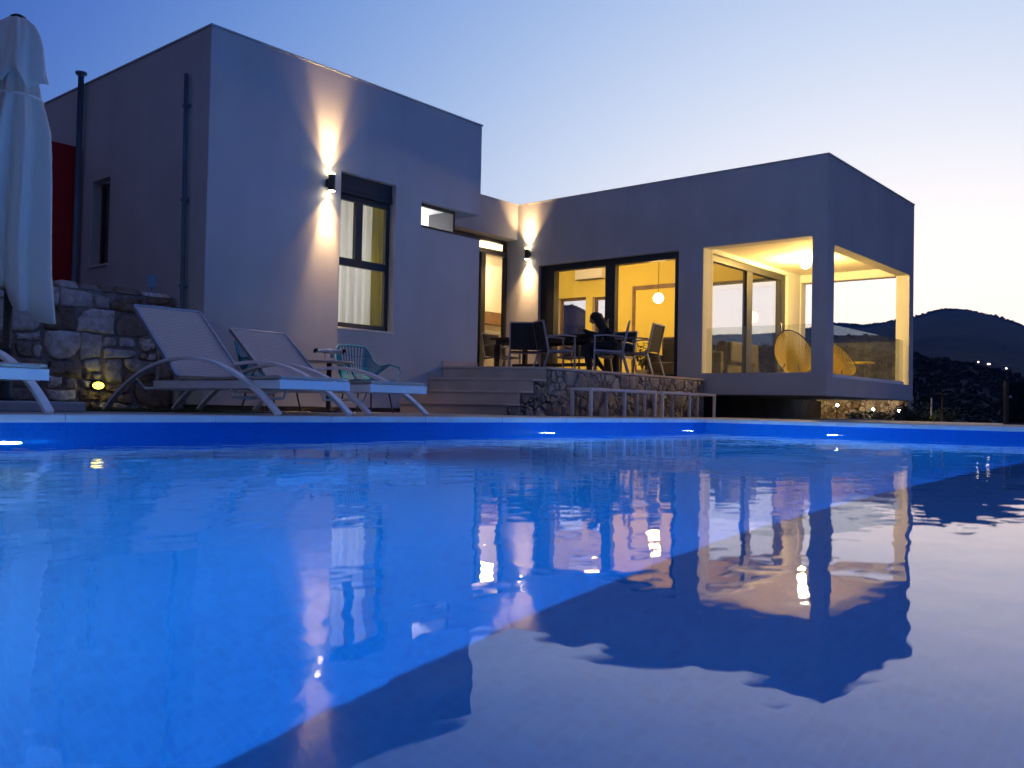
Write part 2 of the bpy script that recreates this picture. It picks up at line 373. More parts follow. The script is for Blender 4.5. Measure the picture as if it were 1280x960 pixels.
bpw = n_.nodes.new('ShaderNodeBump'); bpw.inputs['Strength'].default_value = 1; bpw.inputs['Distance'].default_value = 1
n_.links.new(hgt, bpw.inputs['Height']); n_.links.new(bpw.outputs['Normal'], pb.inputs['Normal'])
wq = MB().add([(PX0,PY0,ZW),(PX1,PY0,ZW),(PX1,PY1,ZW),(PX0,PY1,ZW)], [(0,1,2,3)])
tag(wq.obj('water', wm), kind='structure')
# coping and deck
cp = MB()
n = 14
for i in range(n):
    a = PX0+(PX1-PX0)*i/n; b = PX0+(PX1-PX0)*(i+1)/n
    cp.box(a+.002, b-.002, PY1-.03, PY1+.32, ZD-.045, ZD)
for i in range(8):
    a = PY0+(PY1-PY0)*i/8; b = PY0+(PY1-PY0)*(i+1)/8
    cp.box(PX1-.03, PX1+.34, a+.002, b-.002-(.034 if i == 7 else 0), ZD-.045, ZD)
cp.box(PX1+.002, PX1+.34, PY1-.03, PY1+.32, ZD-.045, ZD)
cp.box(PX0-.3, PX0+.03, PY0, PY1-.034, ZD-.045, ZD)
tag(cp.obj('pool_coping', M['coping'], bevel=.006), kind='structure')
dk = MB()
dk.box(-9.3, 15.0, PY1+.324, -1.9, ZD-.12, ZD-.006)
dk.box(PX1+.344, 11.4, -12, PY1+.32, ZD-.12, ZD-.006)
dk.box(.25, 3.2, -1.9, -.001, ZD-.12, ZD-.006)
tag(dk.obj('pool_deck', M['paving']), kind='structure')
gd = MB()
for x0, x1, y0, y1 in ((-24,PX0-.3,-24,24),(PX1+.344,26,-24,24),(PX0-.3,PX1+.344,PY1+.32,24),(PX0-.3,PX1+.344,-24,PY0)):
    gd.add([(x0,y0,-.34),(x1,y0,-.34),(x1,y1,-.34),(x0,y1,-.34)], [(0,1,2,3)])
tag(gd.obj('ground', M['soil']), kind='structure')
MB().box(-9.3, .25, -1.9, .56, -.3, -.13).obj('lawn_soil', M['soil'])['kind'] = 'structure'
gb = MB(); rg = random.Random(3)
for i in range(9000):
    x = rg.uniform(-5.5, .25); y = rg.uniform(-1.88, .5); h = rg.uniform(.03,.065); a = rg.uniform(0, pi); b = .003
    dx, dy = cos(a)*b, sin(a)*b; lx, ly = rg.uniform(-.02,.02), rg.uniform(-.02,.02)
    gb.add([(x-dx,y-dy,-.131),(x+dx,y+dy,-.131),(x+lx,y+ly,-.13+h)], [(0,1,2)])
tag(gb.obj('lawn_grass', M['grass']), 'short dark green lawn between the deck and the stone wall', 'grass', kind='stuff')

# pool lamps (niche lamps low on the lit walls)
pl_em = emit_mat('pool_lamp_lens', (.75,.87,1), 22)
def pool_lamp(x, y, d, label, power):
    t = thing('pool_lamp', label, 'pool lamp', (x, y, ZW-.55), {'n': 0, 'e': -pi/2}[d], 'lamps set in the pool walls')
    MB().lathe([(.13,-.0),(.13,-.02),(.10,-.03)], axis='y').obj('trim_ring', M['steel'], t)
    MB().lathe([(.095,-.022),(.09,-.034),(.05,-.04)], axis='y').obj('lens', pl_em, t)
    lamp('pool_lamp_light', 'SPOT', (0,-.10,0), power*1.8, (.30,.70,1), t, (R(90+6), 0, 0) if False else (R(-90+2), 0, 0), spot_size=R(124), spot_blend=1, shadow_soft_size=.06)
    lamp('pool_lamp_halo', 'POINT', (0,-.09,0), power*.022, (.55,.80,1), t, shadow_soft_size=.05)
for x, y, d, lb, pw in ((-3.42, PY1, 'n', 'glowing white underwater pool lamp at the far left edge of the pool', 900),
                    (1.5, PY1, 'n', 'underwater pool lamp glowing on the long wall below the terrace stone wall', 900),
                    (4.25, PY1, 'n', 'small bright underwater pool lamp beside the far pool corner', 600),
                    (PX1, -5.35, 'e', 'underwater pool lamp glowing on the right hand end wall of the pool', 900)):
    pool_lamp(x, y, d, lb, pw)

# ------------------------------------------------------------------ stone walls
def clip(poly, a, b, c):   # keep a*x+b*y<=c
    out = []
    for i in range(len(poly)):
        p, q = poly[i], poly[(i+1) % len(poly)]; dp = a*p[0]+b*p[1]-c; dq = a*q[0]+b*q[1]-c
        if dp <= 0: out.append(p)
        if dp*dq < 0:
            t = dp/(dp-dq); out.append((p[0]+(q[0]-p[0])*t, p[1]+(q[1]-p[1])*t))
    return out
def stones(mb, u0, u1, z0, z1, size, place, seed, asp=1.35, gap=.012, big=.3, out=.035):
    rn = random.Random(seed); W, H = u1-u0, z1-z0
    pts = []; tries = 0
    while tries < 6000 and len(pts) < 900:
        tries += 1
        rad = size*(rn.uniform(.85,1.15) if rn.random() < big else rn.uniform(.35,.6))
        x, y = rn.uniform(0, W), rn.uniform(0, H)
        if all(((x-q[0])/asp)**2+(y-q[1])**2 > (.62*(rad+q[2]))**2 for q in pts): pts.append((x, y, rad))
    for i, (x, y, rad) in enumerate(pts):
        poly = [(0,0),(W,0),(W,H),(0,H)]
        for j, (x2, y2, r2) in enumerate(pts):
            if i == j or abs(x2-x) > 3*size*asp or abs(y2-y) > 3*size: continue
            ax, ay, bx, by = x/asp, y, x2/asp, y2
            nx, ny = bx-ax, by-ay; dd = nx*nx+ny*ny
            c = (dd + rad*rad - r2*r2)/2 + ax*nx + ay*ny
            poly = clip(poly, nx/asp, ny, c)
            if len(poly) < 3: break
        if len(poly) < 3: continue
        lay_stone(mb, poly, rn, u0, z0, place, gap, out)
def lay_stone(mb, poly, rn, u0, z0, place, gap, out):
        cx = sum(p[0] for p in poly)/len(poly); cy = sum(p[1] for p in poly)/len(poly)
        md = min(sqrt((p[0]-cx)**2+(p[1]-cy)**2) for p in poly)
        if md < .018: return
        k = max(.5, 1-gap/md); P = [(cx+(p[0]-cx)*k, cy+(p[1]-cy)*k) for p in poly]
        ck = rn.uniform(.03, .10)
        for _ in range(2):      # round the corners
            P = [q for a, b in zip(P, P[1:]+P[:1]) for q in ((a[0]*(1-ck)+b[0]*ck, a[1]*(1-ck)+b[1]*ck), (a[0]*ck+b[0]*(1-ck), a[1]*ck+b[1]*(1-ck)))]
        P = [(p[0]+rn.uniform(-.004,.004), p[1]+rn.uniform(-.004,.004)) for p in P]
        nP = len(P); dep = out*rn.uniform(.6,1.4); tx_, tz_ = rn.uniform(-.12,.12), rn.uniform(-.12,.12)
        vs = []
        for s_, o_ in ((1.0,-.01),(1.0,dep*.62),(.93,dep*.93),(.66,dep)):
            for p in P:
                du, dz = (p[0]-cx)*s_, (p[1]-cy)*s_
                vs.append(place(u0+cx+du, z0+cy+dz, -(o_+(0 if o_ < 0 else du*tx_+dz*tz_+rn.uniform(-.003,.003)))))
        vs.append(place(u0+cx, z0+cy, -dep*1.03))
        fs = [(r*nP+j, r*nP+(j+1)%nP, (r+1)*nP+(j+1)%nP, (r+1)*nP+j) for r in range(3) for j in range(nP)]
        fs += [(3*nP+j, 3*nP+(j+1)%nP, 4*nP) for j in range(nP)]
        mb.add(vs, fs, True)
def rubble(mb, u0, u1, z0, z1, place, seed, gap, out):     # roughly coursed field stone: big blocks, small ones wedged between
    rn = random.Random(seed); z = 0; H = z1-z0; W = u1-u0
    wob = lambda x, k: .028*sin(x*2.3+k*1.7)+.018*sin(x*5.1+k*3.1)
    k = 0
    while z < H-.02:
        h = rn.choice((.09,.13,.21,.25,.28)); h = H-z if H-z-h < .08 else h
        x = 0
        while x < W-.02:
            w = rn.uniform(.8,1.9)*max(h,.12); w = W-x if W-x-w < .1 else w
            parts = [(0,1,0,1)]
            if h > .18 and rn.random() < .42:
                f = rn.uniform(.35,.65); parts = [(0,1,0,f),(0,1,f,1)]
                if rn.random() < .6: q = rn.uniform(.35,.65); parts = [(0,q,0,f),(q,1,0,f),(0,1,f,1)] if rn.random() < .5 else [(0,1,0,f),(0,q,f,1),(q,1,f,1)]
            for a, b, c, d_ in parts:
                xa, xb = x+w*a, x+w*b
                lo = lambda xx, v: z+h*v+wob(xx, k)*(1-v)+wob(xx, k+1)*v
                j = lambda m: rn.uniform(-m, m); m_ = .012
                P = []
                for xx, v in ((xa,c),((xa*2+xb)/3,c),((xa+2*xb)/3,c),(xb,c),(xb,(c+d_)/2),(xb,d_),((xa+2*xb)/3,d_),((xa*2+xb)/3,d_),(xa,d_),(xa,(c+d_)/2)): P.append((xx+j(m_), lo(xx, v)+j(m_)))
                for ci in rn.sample((0,3,5,8), rn.choice((0,1,1,2))):      # knock a corner off
                    cxx = sum(q[0] for q in P)/10; cyy = sum(q[1] for q in P)/10; P[ci] = (P[ci][0]+(cxx-P[ci][0])*.28, P[ci][1]+(cyy-P[ci][1])*.28)
                lay_stone(mb, [(min(max(q[0],0),W), q[1]) for q in P], rn, u0, z0, place, gap*rn.uniform(.7,1.5), out)
            x += w
        z += h; k += 1
fy = lambda y0: (lambda u, z, t: (u, y0+t, z))      # faces -y
fx = lambda x0: (lambda u, z, t: (x0+t, -u, z))     # faces -x, u=-y
t = thing('stone_wall', 'rough dry field stone wall with pale boulders beside the parasol', 'stone wall')
MB().box(-6, -.04, .60, .98, -.3, 1.19).obj('core', M['mortar'], t)
sm = MB(); rubble(sm, -6, -.04, -.28, 1.17, fy(.60), 15, .010, .045); sm.obj('stonework', M['stoneA'], t)
cps = MB(); rr_ = random.Random(5); x = -6
while x < -.1:
    l = rr_.uniform(.14,.4); x2 = min(x+l, -.04); h = rr_.uniform(.03,.09)
    cps.hexa([(x+.01,.575,1.17),(x2-.01,.57,1.17),(x2-.01,.98,1.17),(x+.01,.98,1.17)], [(x+.03,.6,1.17+h),(x2-.03,.6,1.17+h*rr_.uniform(.8,1.1)),(x2-.02,.96,1.17+h),(x+.03,.96,1.17+h)]); x = x2
cps.obj('cap_stones', M['stoneA'], t, bevel=.012)

ST = [(3.01,3.60,.045),(3.28,3.88,.22),(3.55,4.16,.395),(3.82,4.44,.57)]     # riser x at the house, riser x at the wall, tread height
TY = -1.42
t = thing('stone_wall', 'low crazy stone retaining wall holding the dining terrace', 'stone wall')
core = MB(); core.box(4.46, 9.02, TY+.012, TY+.3, -.3, .535)
st = MB(); stones(st, 4.46, 9.0, -.13, .535, .175, fy(TY+.012), 21, 1.0, .010, .5, .018)
for i in range(3):
    a, b = ST[i][1]+.02, (ST[i+1][1]+.018); core.box(a, b, TY+.012, TY+.3, -.3, ST[i][2]-.032)
    stones(st, a, b, -.13, ST[i][2]-.032, .14, fy(TY+.012), 31+i, 1.0, .010, .5, .018)
core.obj('core', M['mortar'], t); st.obj('stonework', M['stoneB'], t)
cpm = MB(); cpm.box(4.45, 9.025, TY-.012, TY+.34, .537, .572)
cpm.obj('cap_slab', M['step'], t, bevel=.005)

t = thing('staircase', 'four broad grey stone steps climbing to the dining terrace', 'steps')
zb = -.13; sm1 = MB(); tr = MB(); last = 4.9
for i, (xl, xr, z) in enumerate(ST):
    nxl, nxr = (ST[i+1][0], ST[i+1][1]) if i < 3 else (4.56, 4.60)
    yr = TY+.012; yl = -.004
    sm1.hexa([(xr,yr,-.3),(nxr+.02,yr,-.3),(nxl+.02,yl,-.3),(xl,yl,-.3)], [(xr,yr,z-.034),(nxr+.02,yr,z-.034),(nxl+.02,yl,z-.034),(xl,yl,z-.034)])
    yr2 = TY-.014
    tr.hexa([(xr-.02,yr2,z-.032),(nxr-.003,yr2,z-.032),(nxl-.003,yl,z-.032),(xl-.02,yl,z-.032)], [(xr-.02,yr2,z),(nxr-.003,yr2,z),(nxl-.003,yl,z),(xl-.02,yl,z)])
sm1.obj('risers', M['step'], t); tr.obj('treads', M['step'], t, bevel=.005)
sk = MB()
for i, (xl, xr, z) in enumerate(ST):
    nx = ST[i+1][0] if i < 3 else 4.55
    sk.box(xl-.01, nx-.012 if i < 3 else nx, -.016, -.002, z+.002, z+.08)
sk.obj('skirting', M['step'], t)
tf = MB(); tf.add([(4.55,TY+.345,.565),(9.02,TY+.345,.565),(9.02,3.5,.565),(4.55,3.5,.565)], [(0,1,2,3)])
tf.add([(4.60,TY+.345,.560),(4.60,TY+.02,.560),(4.45,TY+.345,.560)], [(0,1,2)])
tag(tf.obj('terrace', M['step']), kind='structure')

t = thing('stone_wall', 'dim stone garden wall below the overhanging wing', 'stone wall')
MB().box(15.21, 15.6, -3.05, -1.0, -.4, .42).obj('core', M['mortar'], t)
su = MB(); stones(su, 1.0, 3.05, -.4, .42, .13, fx(15.21), 41, .8, .012, .4, .03); su.obj('stonework', M['stoneA'], t)

# ------------------------------------------------------------------ the house
H = 4.25
house = thing('house', 'white flat roofed modern villa with cantilevered loggia wing and lit windows', 'house')
# bedroom block
wl = MB()
wl.wall(0, 4.56, -.05, H, [(1.90,2.845,.975,3.0),(3.335,4.6,2.525,2.885)], lambda u, z, t: (u, t, z), .22)
wl.wall(.222, 5.2, -.05, H, [(2.34,2.85,1.745,2.88)], lambda u, z, t: (t, u, z), .22)          # left side face
wl.wall(.222, 3.3, -.05, H, [(.2,.62,2.525,2.885)], lambda u, z, t: (4.56-t, u, z), .22)       # right side face
wl.box(4.10, 4.338, .62, .66, 2.5, 2.92); wl.box(4.10, 4.338, .224, .66, 2.44, 2.52); wl.box(4.10, 4.338, .224, .66, 2.89, 2.96)
wl.box(.222, 4.338, 3.2, 3.3, -.05, H); wl.box(.222, 4.28, 5.0, 5.2, -.05, H)
wl.obj('wall', M['stucco'], house, bevel=.008)
MB().box(.02, 4.54, .02, 3.28, -.13, -.052).obj('shadow_plinth', M['soil'], house)  # recessed base coloured dark to paint in the shadow strip below the wall
rf = MB(); rf.box(.222, 4.338, .222, 3.198, 4.0, 4.08); rf.obj('roof', M['concrete'], house)
bi = MB(); bi.box(.222, 4.338, .224, 3.198, .50, .56); bi.box(.222, 4.338, .224, 3.198, 3.05, 3.1)
bi.box(3.02, 3.07, .226, 3.198, .56, 3.05); bi.obj('bedroom_floor', M['inner'], house)
# bedroom window
win = MB()
def frame(mb, place, u0, u1, z0, z1, w, t0, t1, mull=(), trans=()):
    def b(a0, a1, c0, c1, e=0):
        p = place(a0, c0, t0-e); q = place(a1, c1, t1+e)
        mb.box(min(p[0],q[0]), max(p[0],q[0]), min(p[1],q[1]), max(p[1],q[1]), min(p[2],q[2]), max(p[2],q[2]))
    b(u0, u0+w, z0, z1); b(u1-w, u1, z0, z1); b(u0+w, u1-w, z0, z0+w); b(u0+w, u1-w, z1-w, z1)
    for a, c0, c1, ww in mull: b(a-ww/2, a+ww/2, c0, c1, .004)
    for c, a0, a1, ww in trans: b(a0, a1, c-ww/2, c+ww/2, .006)
front = lambda u, z, t: (u, t, z)
frame(win, front, 1.905, 2.84, .99, 2.74, .07, .105, .165, [(2.30,1.90,2.67,.11)], [(1.86,1.975,2.77,.10)])
wo = win.obj('window', M['dark_alu'], house, bevel=.004)
MB().box(1.93, 2.80, .132, .138, 1.02, 2.72).obj('pane', M['glass'], wo)
MB().box(1.89, 2.855, -.02, .1, .958, .985).obj('sill', M['coping'], wo, bevel=.003)
sb = MB(); sb.box(1.903, 2.842, .075, .18, 2.745, 2.997); sb.box(1.903, 2.842, .066, .075, 2.80, 2.83); sb.box(1.903, 2.842, .060, .075, 2.745, 2.775)
sb.obj('shutter_box', M['dark_alu'], wo, bevel=.003)
# slot window
win = MB(); frame(win, front, 3.337, 4.12, 2.527, 2.883, .045, .10, .15); win.box(4.075, 4.12, .15, .62, 2.527, 2.883)
wo = win.obj('window', M['dark_alu'], house, bevel=.003)
MB().box(3.36, 4.09, .122, .128, 2.55, 2.86).obj('pane', M['glass'], wo)
MB().box(3.33, 4.565, -.012, .09, 2.512, 2.530).obj('sill', M['dark_alu'], wo, bevel=.003)
# side window
win = MB(); frame(win, lambda u, z, t: (t, u, z), 2.345, 2.845, 1.75, 2.875, .05, .13, .18)
wo = win.obj('window', M['dark_alu'], house, bevel=.003)
MB().box(.15, .156, 2.37, 2.82, 1.77, 2.85).obj('pane', M['glass'], wo)
MB().box(.19, .20, 2.35, 2.84, 1.755, 2.87).obj('light_blocker', M['dark_fabric'], wo)  # dark sheet added behind the pane to block the bright room
MB().box(-.02, .12, 2.33, 2.86, 1.727, 1.752).obj('sill', M['coping'], wo)
# flue and downpipe
f = MB(); f.tube([(-.07,3.12,1.2),(-.07,3.12,4.34)], .038, 14); f.tube([(-.07,3.12,4.34),(-.07,3.12,4.38)], [.038,.075], 14); f.tube([(-.07,3.12,4.38),(-.07,3.12,4.40)], .075, 14)
f.obj('flue_pipe', M['pipe'], house)
f = MB(); f.tube([(-.05,.43,3.78),(-.05,.38,1.25),(-.05,.36,.95),(-.05,.33,-.1)], .025, 12)
for z in (3.4, 2.3, 1.3): f.box(-.06, 0.001, .345+.02*(z-1.2), .455+.02*(z-1.2)-.01, z, z+.03)
f.obj('downpipe', M['pipe'], house)
# wing: front face x=9.03
XF, XE, YP, YL = 9.03, 13.62, -3.61, -1.35
wg = MB()
wg.wall(YP, 3.30, .29, H, [(-.85,2.43,.57,2.93),(-3.35,YL,.66,2.93)], lambda u, z, t: (XF+t, u, z), .30)
wg.wall(XF+.302, XE, .29, H, [(XF+.3,13.35,.60,2.80)], lambda u, z, t: (u, YP+t, z), .26)
wg.wall(YP+.262, 8.0, .29, H, [(YP+.26,YL-.02,.60,2.80),(4.32,5.23,1.3,2.87),(3.72,4.12,1.3,2.84),(-1.0,.95,.62,2.98)], lambda u, z, t: (XE-t, u, z), .26)
wg.wall(XF+.302, XE-.262, .29, 3.7, [(9.41,12.71,.575,2.885)], lambda u, z, t: (u, YL+t, z), .22)
# fascia over the kitchen door and far walls
wg.wall(4.56, XF-.001, .3, H, [(4.5,9.04,.29,3.52)], lambda u, z, t: (u, 3.02+t, z), .12)
wg.wall(4.4, XF+.29, .3, 3.86, [(6.9,9.1,.57,3.52)], lambda u, z, t: (u, 3.34+t, z), .12)
wg.box(4.58, XF-.002, 3.142, 3.338, 3.53, 3.6)
wg.box(4.4, XE-.262, 7.9, 8.1, .3, H); wg.box(4.3, 4.4, 3.5, 7.9, .3, H)
wg.obj('wall', M['stucco'], house, bevel=.008)
fd = MB(); fd.box(XF+.02, 15.19, TY+.3, TY+.5, -.34, .288); fd.obj('shade_foundation', M['soil'], house)  # wall under the wing, its dark soil colour paints in the shade there
sl = MB(); sl.box(XF+.302, XE-.262, YP+.262, YL-.002, .292, .57); sl.obj('loggia_floor', M['step'], house)
ce = MB(); ce.box(XF+.302, XE-.262, YP+.262, YL-.002, 2.97, 3.1); ce.obj('loggia_ceiling', M['soffit'], house)
ro = MB(); ro.box(XF+.302, XE-.262, YP+.262, 7.9, 3.95, 4.05); ro.box(4.58, XF+.3, 3.5, 7.9, 3.95, 4.05); ro.obj('roof', M['concrete'], house)
inn = MB(); inn.box(XF+.302, XE-.262, YL+.222, 7.9, 3.70, 3.74); inn.box(4.42, XF+.302, 3.48, 7.9, 3.70, 3.74); inn.obj('ceiling', M['inner'], house)
inf = MB(); inf.box(XF+.302, XE-.262, YL+.222, 7.9, .50, .565); inf.box(4.42, XF+.30, 3.47, 7.9, .50, .565); inf.obj('floor', M['step'], house)
# inner lining so that rooms read as painted plaster
ln = MB()
ln.wall(YL+.222, 7.9, .566, 3.7, [(4.32,5.23,1.3,2.87),(3.72,4.12,1.3,2.84),(-1.0,.95,.62,2.98)], lambda u, z, t: (XE-.264-t, u, z), .02)
ln.obj('lining', M['ochre'], house)
kl = MB(); kl.box(6.2, XE-.29, 5.60, 5.72, .566, 3.69); kl.obj('kitchen_wall', M['inner'], house)
# big slider of the dining room
facx = lambda u, z, t: (XF+t, u, z)
sd = MB()
def fb(mb, u0, u1, z0, z1, t0, t1): mb.box(XF+t0, XF+t1, u0, u1, z0, z1)
fb(sd, 2.08, 2.428, .575, 2.925, .07, .24); fb(sd, -.848, -.76, .575, 2.925, .07, .24)
fb(sd, -.76, 2.08, 2.80, 2.925, .07, .24); fb(sd, -.76, 2.08, .575, .67, .07, .24); fb(sd, .60, .83, .67, 2.80, .09, .22)
fb(sd, -.76, -.72, .67, 2.80, .10, .16)
so = sd.obj('sliding_door', M['dark_alu'], house, bevel=.004)
p1 = MB(); p1.box(XF+.13, XF+.136, .82, 2.09, .66, 2.81); p1.obj('pane', M['glass'], so)
p1 = MB(); p1.box(XF+.18, XF+.186, -.77, .61, .66, 2.81); p1.obj('pane', M['glass'], so)
hd = MB(); hd.tube([(XF+.07,.72,1.45),(XF+.05,.72,1.47),(XF+.05,.72,1.73),(XF+.07,.72,1.75)], .012, 8); hd.obj('handle', M['steel'], so)
# kitchen door
sd = MB(); kd = lambda mb, u0, u1, z0, z1, t0=0, t1=.1: mb.box(u0, u1, 3.30+t0, 3.30+t1, z0, z1)
kd(sd, 8.98, 9.02, .575, 3.50); kd(sd, 9.02, 9.10, .575, 3.28, -.0, .08); kd(sd, 6.9, 8.98, 3.18, 3.28, -.02, .1); kd(sd, 6.9, 8.98, 3.44, 3.515); kd(sd, 8.22, 8.36, .575, 3.18); kd(sd, 6.9, 8.98, .575, .66); kd(sd, 6.9, 7.0, .66, 3.18)
so = sd.obj('sliding_door', M['dark_alu'], house, bevel=.004)
MB().box(6.95, 8.99, 3.345, 3.351, .62, 3.2).obj('pane', M['glass'], so)
MB().box(6.95, 8.99, 3.345, 3.351, 3.26, 3.46).obj('transom_pane', M['glass'], so)
# loggia glazing
sd = MB(); gy = lambda mb, u0, u1, z0, z1, t0=.05, t1=.17: mb.box(u0, u1, YL+t0, YL+t1, z0, z1)
gy(sd, 9.412, 9.47, .578, 2.882); gy(sd, 12.55, 12.708, .578, 2.882); gy(sd, 9.47, 12.55, 2.76, 2.882); gy(sd, 9.47, 12.55, .578, .66); gy(sd, 10.93, 11.17, .66, 2.76, .06, .16); gy(sd, 12.40, 12.55, .66, 2.76, .07, .13)
so = sd.obj('sliding_door', M['dark_alu'], house, bevel=.004)
MB().box(9.44, 10.95, YL+.09, YL+.096, .62, 2.80).obj('pane', M['glass'], so)
MB().box(11.15, 12.45, YL+.12, YL+.126, .62, 2.80).obj('pane', M['glass'], so)
MB().tube([(12.47,YL+.05,1.5),(12.47,YL+.02,1.52),(12.47,YL+.02,1.85),(12.47,YL+.05,1.87)], .012, 8).obj('handle', M['steel'], so)
# back windows of the dining room
for y0, y1, zt_ in ((4.32,5.23,2.87),(3.72,4.12,2.84)):
    wb = MB(); frame(wb, lambda u, z, t: (XE-t, u, z), y0+.002, y1-.002, 1.302, zt_-.002, .06, .10, .16)
    wo = wb.obj('window', M['wood'], house)
    MB().box(XE-.14, XE-.134, y0+.03, y1-.03, 1.33, zt_-.03).obj('pane', M['glass'], wo)
wb = MB(); frame(wb, lambda u, z, t: (XE-t, u, z), -.998, .948, .622, 2.978, .06, .10, .16, [(-.02,.68,2.92,.06)])
wo = wb.obj('window', M['dark_alu'], house); MB().box(XE-.14, XE-.134, -.96, .91, .66, 2.94).obj('pane', M['glass'], wo)
# balustrades
bl = MB(); bl.box(XF+.02, XF+.10, -3.35, YL-.002, .661, .675)
bo = bl.obj('balustrade', M['steel'], house)
for a, b in ((-3.345,-2.42),(-2.41,YL-.06)): MB().box(XF+.05, XF+.062, a, b, .676, 1.48).obj('glass_panel', M['balglass'], bo)
bl = MB(); bl.box(XF+.31, 13.15, YP+.04, YP+.17, .601, .66)
bo = bl.obj('balustrade', M['white_metal'], house)
for a, b in ((XF+.35,10.42),(10.43,11.42),(11.43,12.30),(12.31,13.28)): MB().box(a, b, YP+.09, YP+.102, .662, 1.49).obj('glass_panel', M['balglass'], bo)
bl = MB(); bl.box(XE-.20, XE-.08, YP+.3, YL-.03, .601, .66)
bo = bl.obj('balustrade', M['white_metal'], house)
for a, b in ((YP+.3,-2.42),(-2.41,YL-.05)): MB().box(XE-.15, XE-.138, a, b, .662, 1.49).obj('glass_panel', M['balglass'], bo)

pc = MB(); o = .012
def cap(x0, x1, y0, y1): pc.box(x0, x1, y0, y1, H+.001, H+.022)
cap(-o, 4.56+o, -o, .235); cap(-o, .235, .236, 5.21); cap(4.325, 4.56+o, .236, 3.01)
cap(4.573, XF-.013, 3.02-o, 3.155); cap(XF-o, XF+.315, YP-o, 3.31); cap(XF+.316, XE+o, YP-o, YP+.275); cap(XE-.275, XE+o, YP+.276, 8.0)
pc.obj('parapet_cap', M['capping'], house)
# red wall by the house
t = MB(); t.box(-6.0, -.004, 3.25, 3.5, -.3, 3.42)
tag(t.obj('garden_wall', M['red'], bevel=.01), 'dark red rendered wall behind the parasol, joined to the house', 'wall')

# ------------------------------------------------------------------ wall lamps
def sconce(x, y, z, face, label, pw, wide=.16):
    t = thing('wall_lamp', label, 'wall lamp', (x, y, z), 0 if face == 'y' else -pi/2, 'wall lamps shining up and down')
    b = MB(); b.lathe([(.042,-.105),(.045,-.10),(.045,.10),(.042,.105)], (0,-.085,0), 20); b.obj('body', M['bronze'], t)
    b = MB(); b.box(-.03, .03, -.04, -.001, -.05, .05); b.obj('bracket', M['bronze'], t)
    e = MB(); e.lathe([(.038,.1055),(.038,.114)], (0,-.085,0), 18); e.obj('lens', lens_em, t)
    e = MB(); e.lathe([(.038,-.114),(.038,-.1055)], (0,-.085,0), 18); e.obj('lens', lens_em, t)
    for sgn in (1, -1):
        rx = R(180) if sgn > 0 else 0
        lamp('wall_lamp_light', 'SPOT', (0,-.085,.13*sgn), pw*.75, (1,.60,.27), t, (rx+R(6)*(1 if sgn > 0 else -1)*TILT, 0, 0), spot_size=R(44), spot_blend=1, shadow_soft_size=.02)
        lamp('wall_lamp_spill', 'SPOT', (0,-.085,.13*sgn), pw*wide, (1,.58,.26), t, (rx-R(4)*(1 if sgn > 0 else -1), 0, 0), spot_size=R(86), spot_blend=1, shadow_soft_size=.03)
TILT = -1
lens_em = emit_mat('sconce_lens', (1,.80,.50), 55)
sconce(1.68, 0, 2.79, 'y', 'bronze up and down wall lamp beside the bedroom window', 420)
sconce(9.03, 2.69, 3.19, 'x', 'bronze up and down wall lamp between the kitchen door and the dining room slider', 420, .5)

# ------------------------------------------------------------------ loggia lamp, chairs
bulb = emit_mat('bulb', (1,.80,.45), 90)
t = thing('ceiling_lamp', 'bare glowing ceiling lamp in the loggia', 'ceiling lamp', (11.3,-2.31,2.97))
MB().lathe([(.07,-.03),(.08,-.001)]).obj('rose', M['bronze'], t); MB().ball((0,0,-.11), (.095,.095,.09)).obj('bulb', bulb, t)
lamp('ceiling_lamp_light', 'POINT', (0,0,-.225), 460, (1,.62,.16), t, shadow_soft_size=.07)
def bucket_chair(label, loc, rz):
    t = thing('bucket_chair', label, 'chair', loc, rz, 'yellow cord bucket chairs')
    rim = []; N = 28
    for i in range(N):
        a = 2*pi*i/N; u, v = .36*cos(a)*(1-.12*sin(a)), .46*sin(a)
        ang = R(50); rim.append(Vector((u, .02+v*cos(ang), .55+v*sin(ang)-.04*cos(a)**2)))
    bot = Vector((0,-.02,.28)); sh = MB(); K = 6; vs = []
    for k in range(K+1):
        f_ = k/K
        for p in rim:
            q = p.lerp(bot, f_); q = q+Vector((0,-.10,-.12))*sin(pi*min(f_,1))*.5*1.2 + Vector((0,.05,-.04))*sin(pi*f_)
            vs.append(q)
    for i in range(N*2):
        i0, i1, f2 = (i//2) % N, (i//2+1) % N, (i % 2)*.5
        sh.tube([vs[k*N+i0].lerp(vs[k*N+i1], f2) for k in range(K+1)], .0105, 5, cap=False)
    sh.ball(vs[K*N], (.05,.05,.02), 10)
    sh.obj('shell', M['yellow'], t)
    MB().tube(rim, .013, 8, closed=True).obj('rim', M['black_metal'], t)
    sp_ = MB()
    for a in (R(60), R(100), R(-20), R(200)): 
        p = Vector((.3*cos(a), .3*sin(a), 0))
    for x, y in ((-.24,.26),(.24,.26),(-.24,-.24),(.24,-.24)):
        MB().tube([(x, y, 0), (x*.5, y*.5, .30)], .009, 6).obj('leg', M['black_metal'], t)
    return t
bucket_chair('yellow cord bucket chair behind the front loggia glass', (10.25,-2.55,.571), R(92))
bucket_chair('yellow cord bucket chair seen through the side opening of the loggia', (11.45,-2.95,.571), R(75)).scale = (.8,.8,.8)
t = thing('side_table', 'small yellow side table beside the bucket chair in the loggia', 'table', (12.05,-3.12,.571))
MB().lathe([(.24,.40),(.25,.405),(.25,.42),(.24,.425)], n=28).obj('table_top', M['yellow'], t)
for a in range(3): MB().tube([(.2*cos(a*2.1),.2*sin(a*2.1),0),(.12*cos(a*2.1),.12*sin(a*2.1),.40)], .009, 6).obj('leg', M['black_metal'], t)

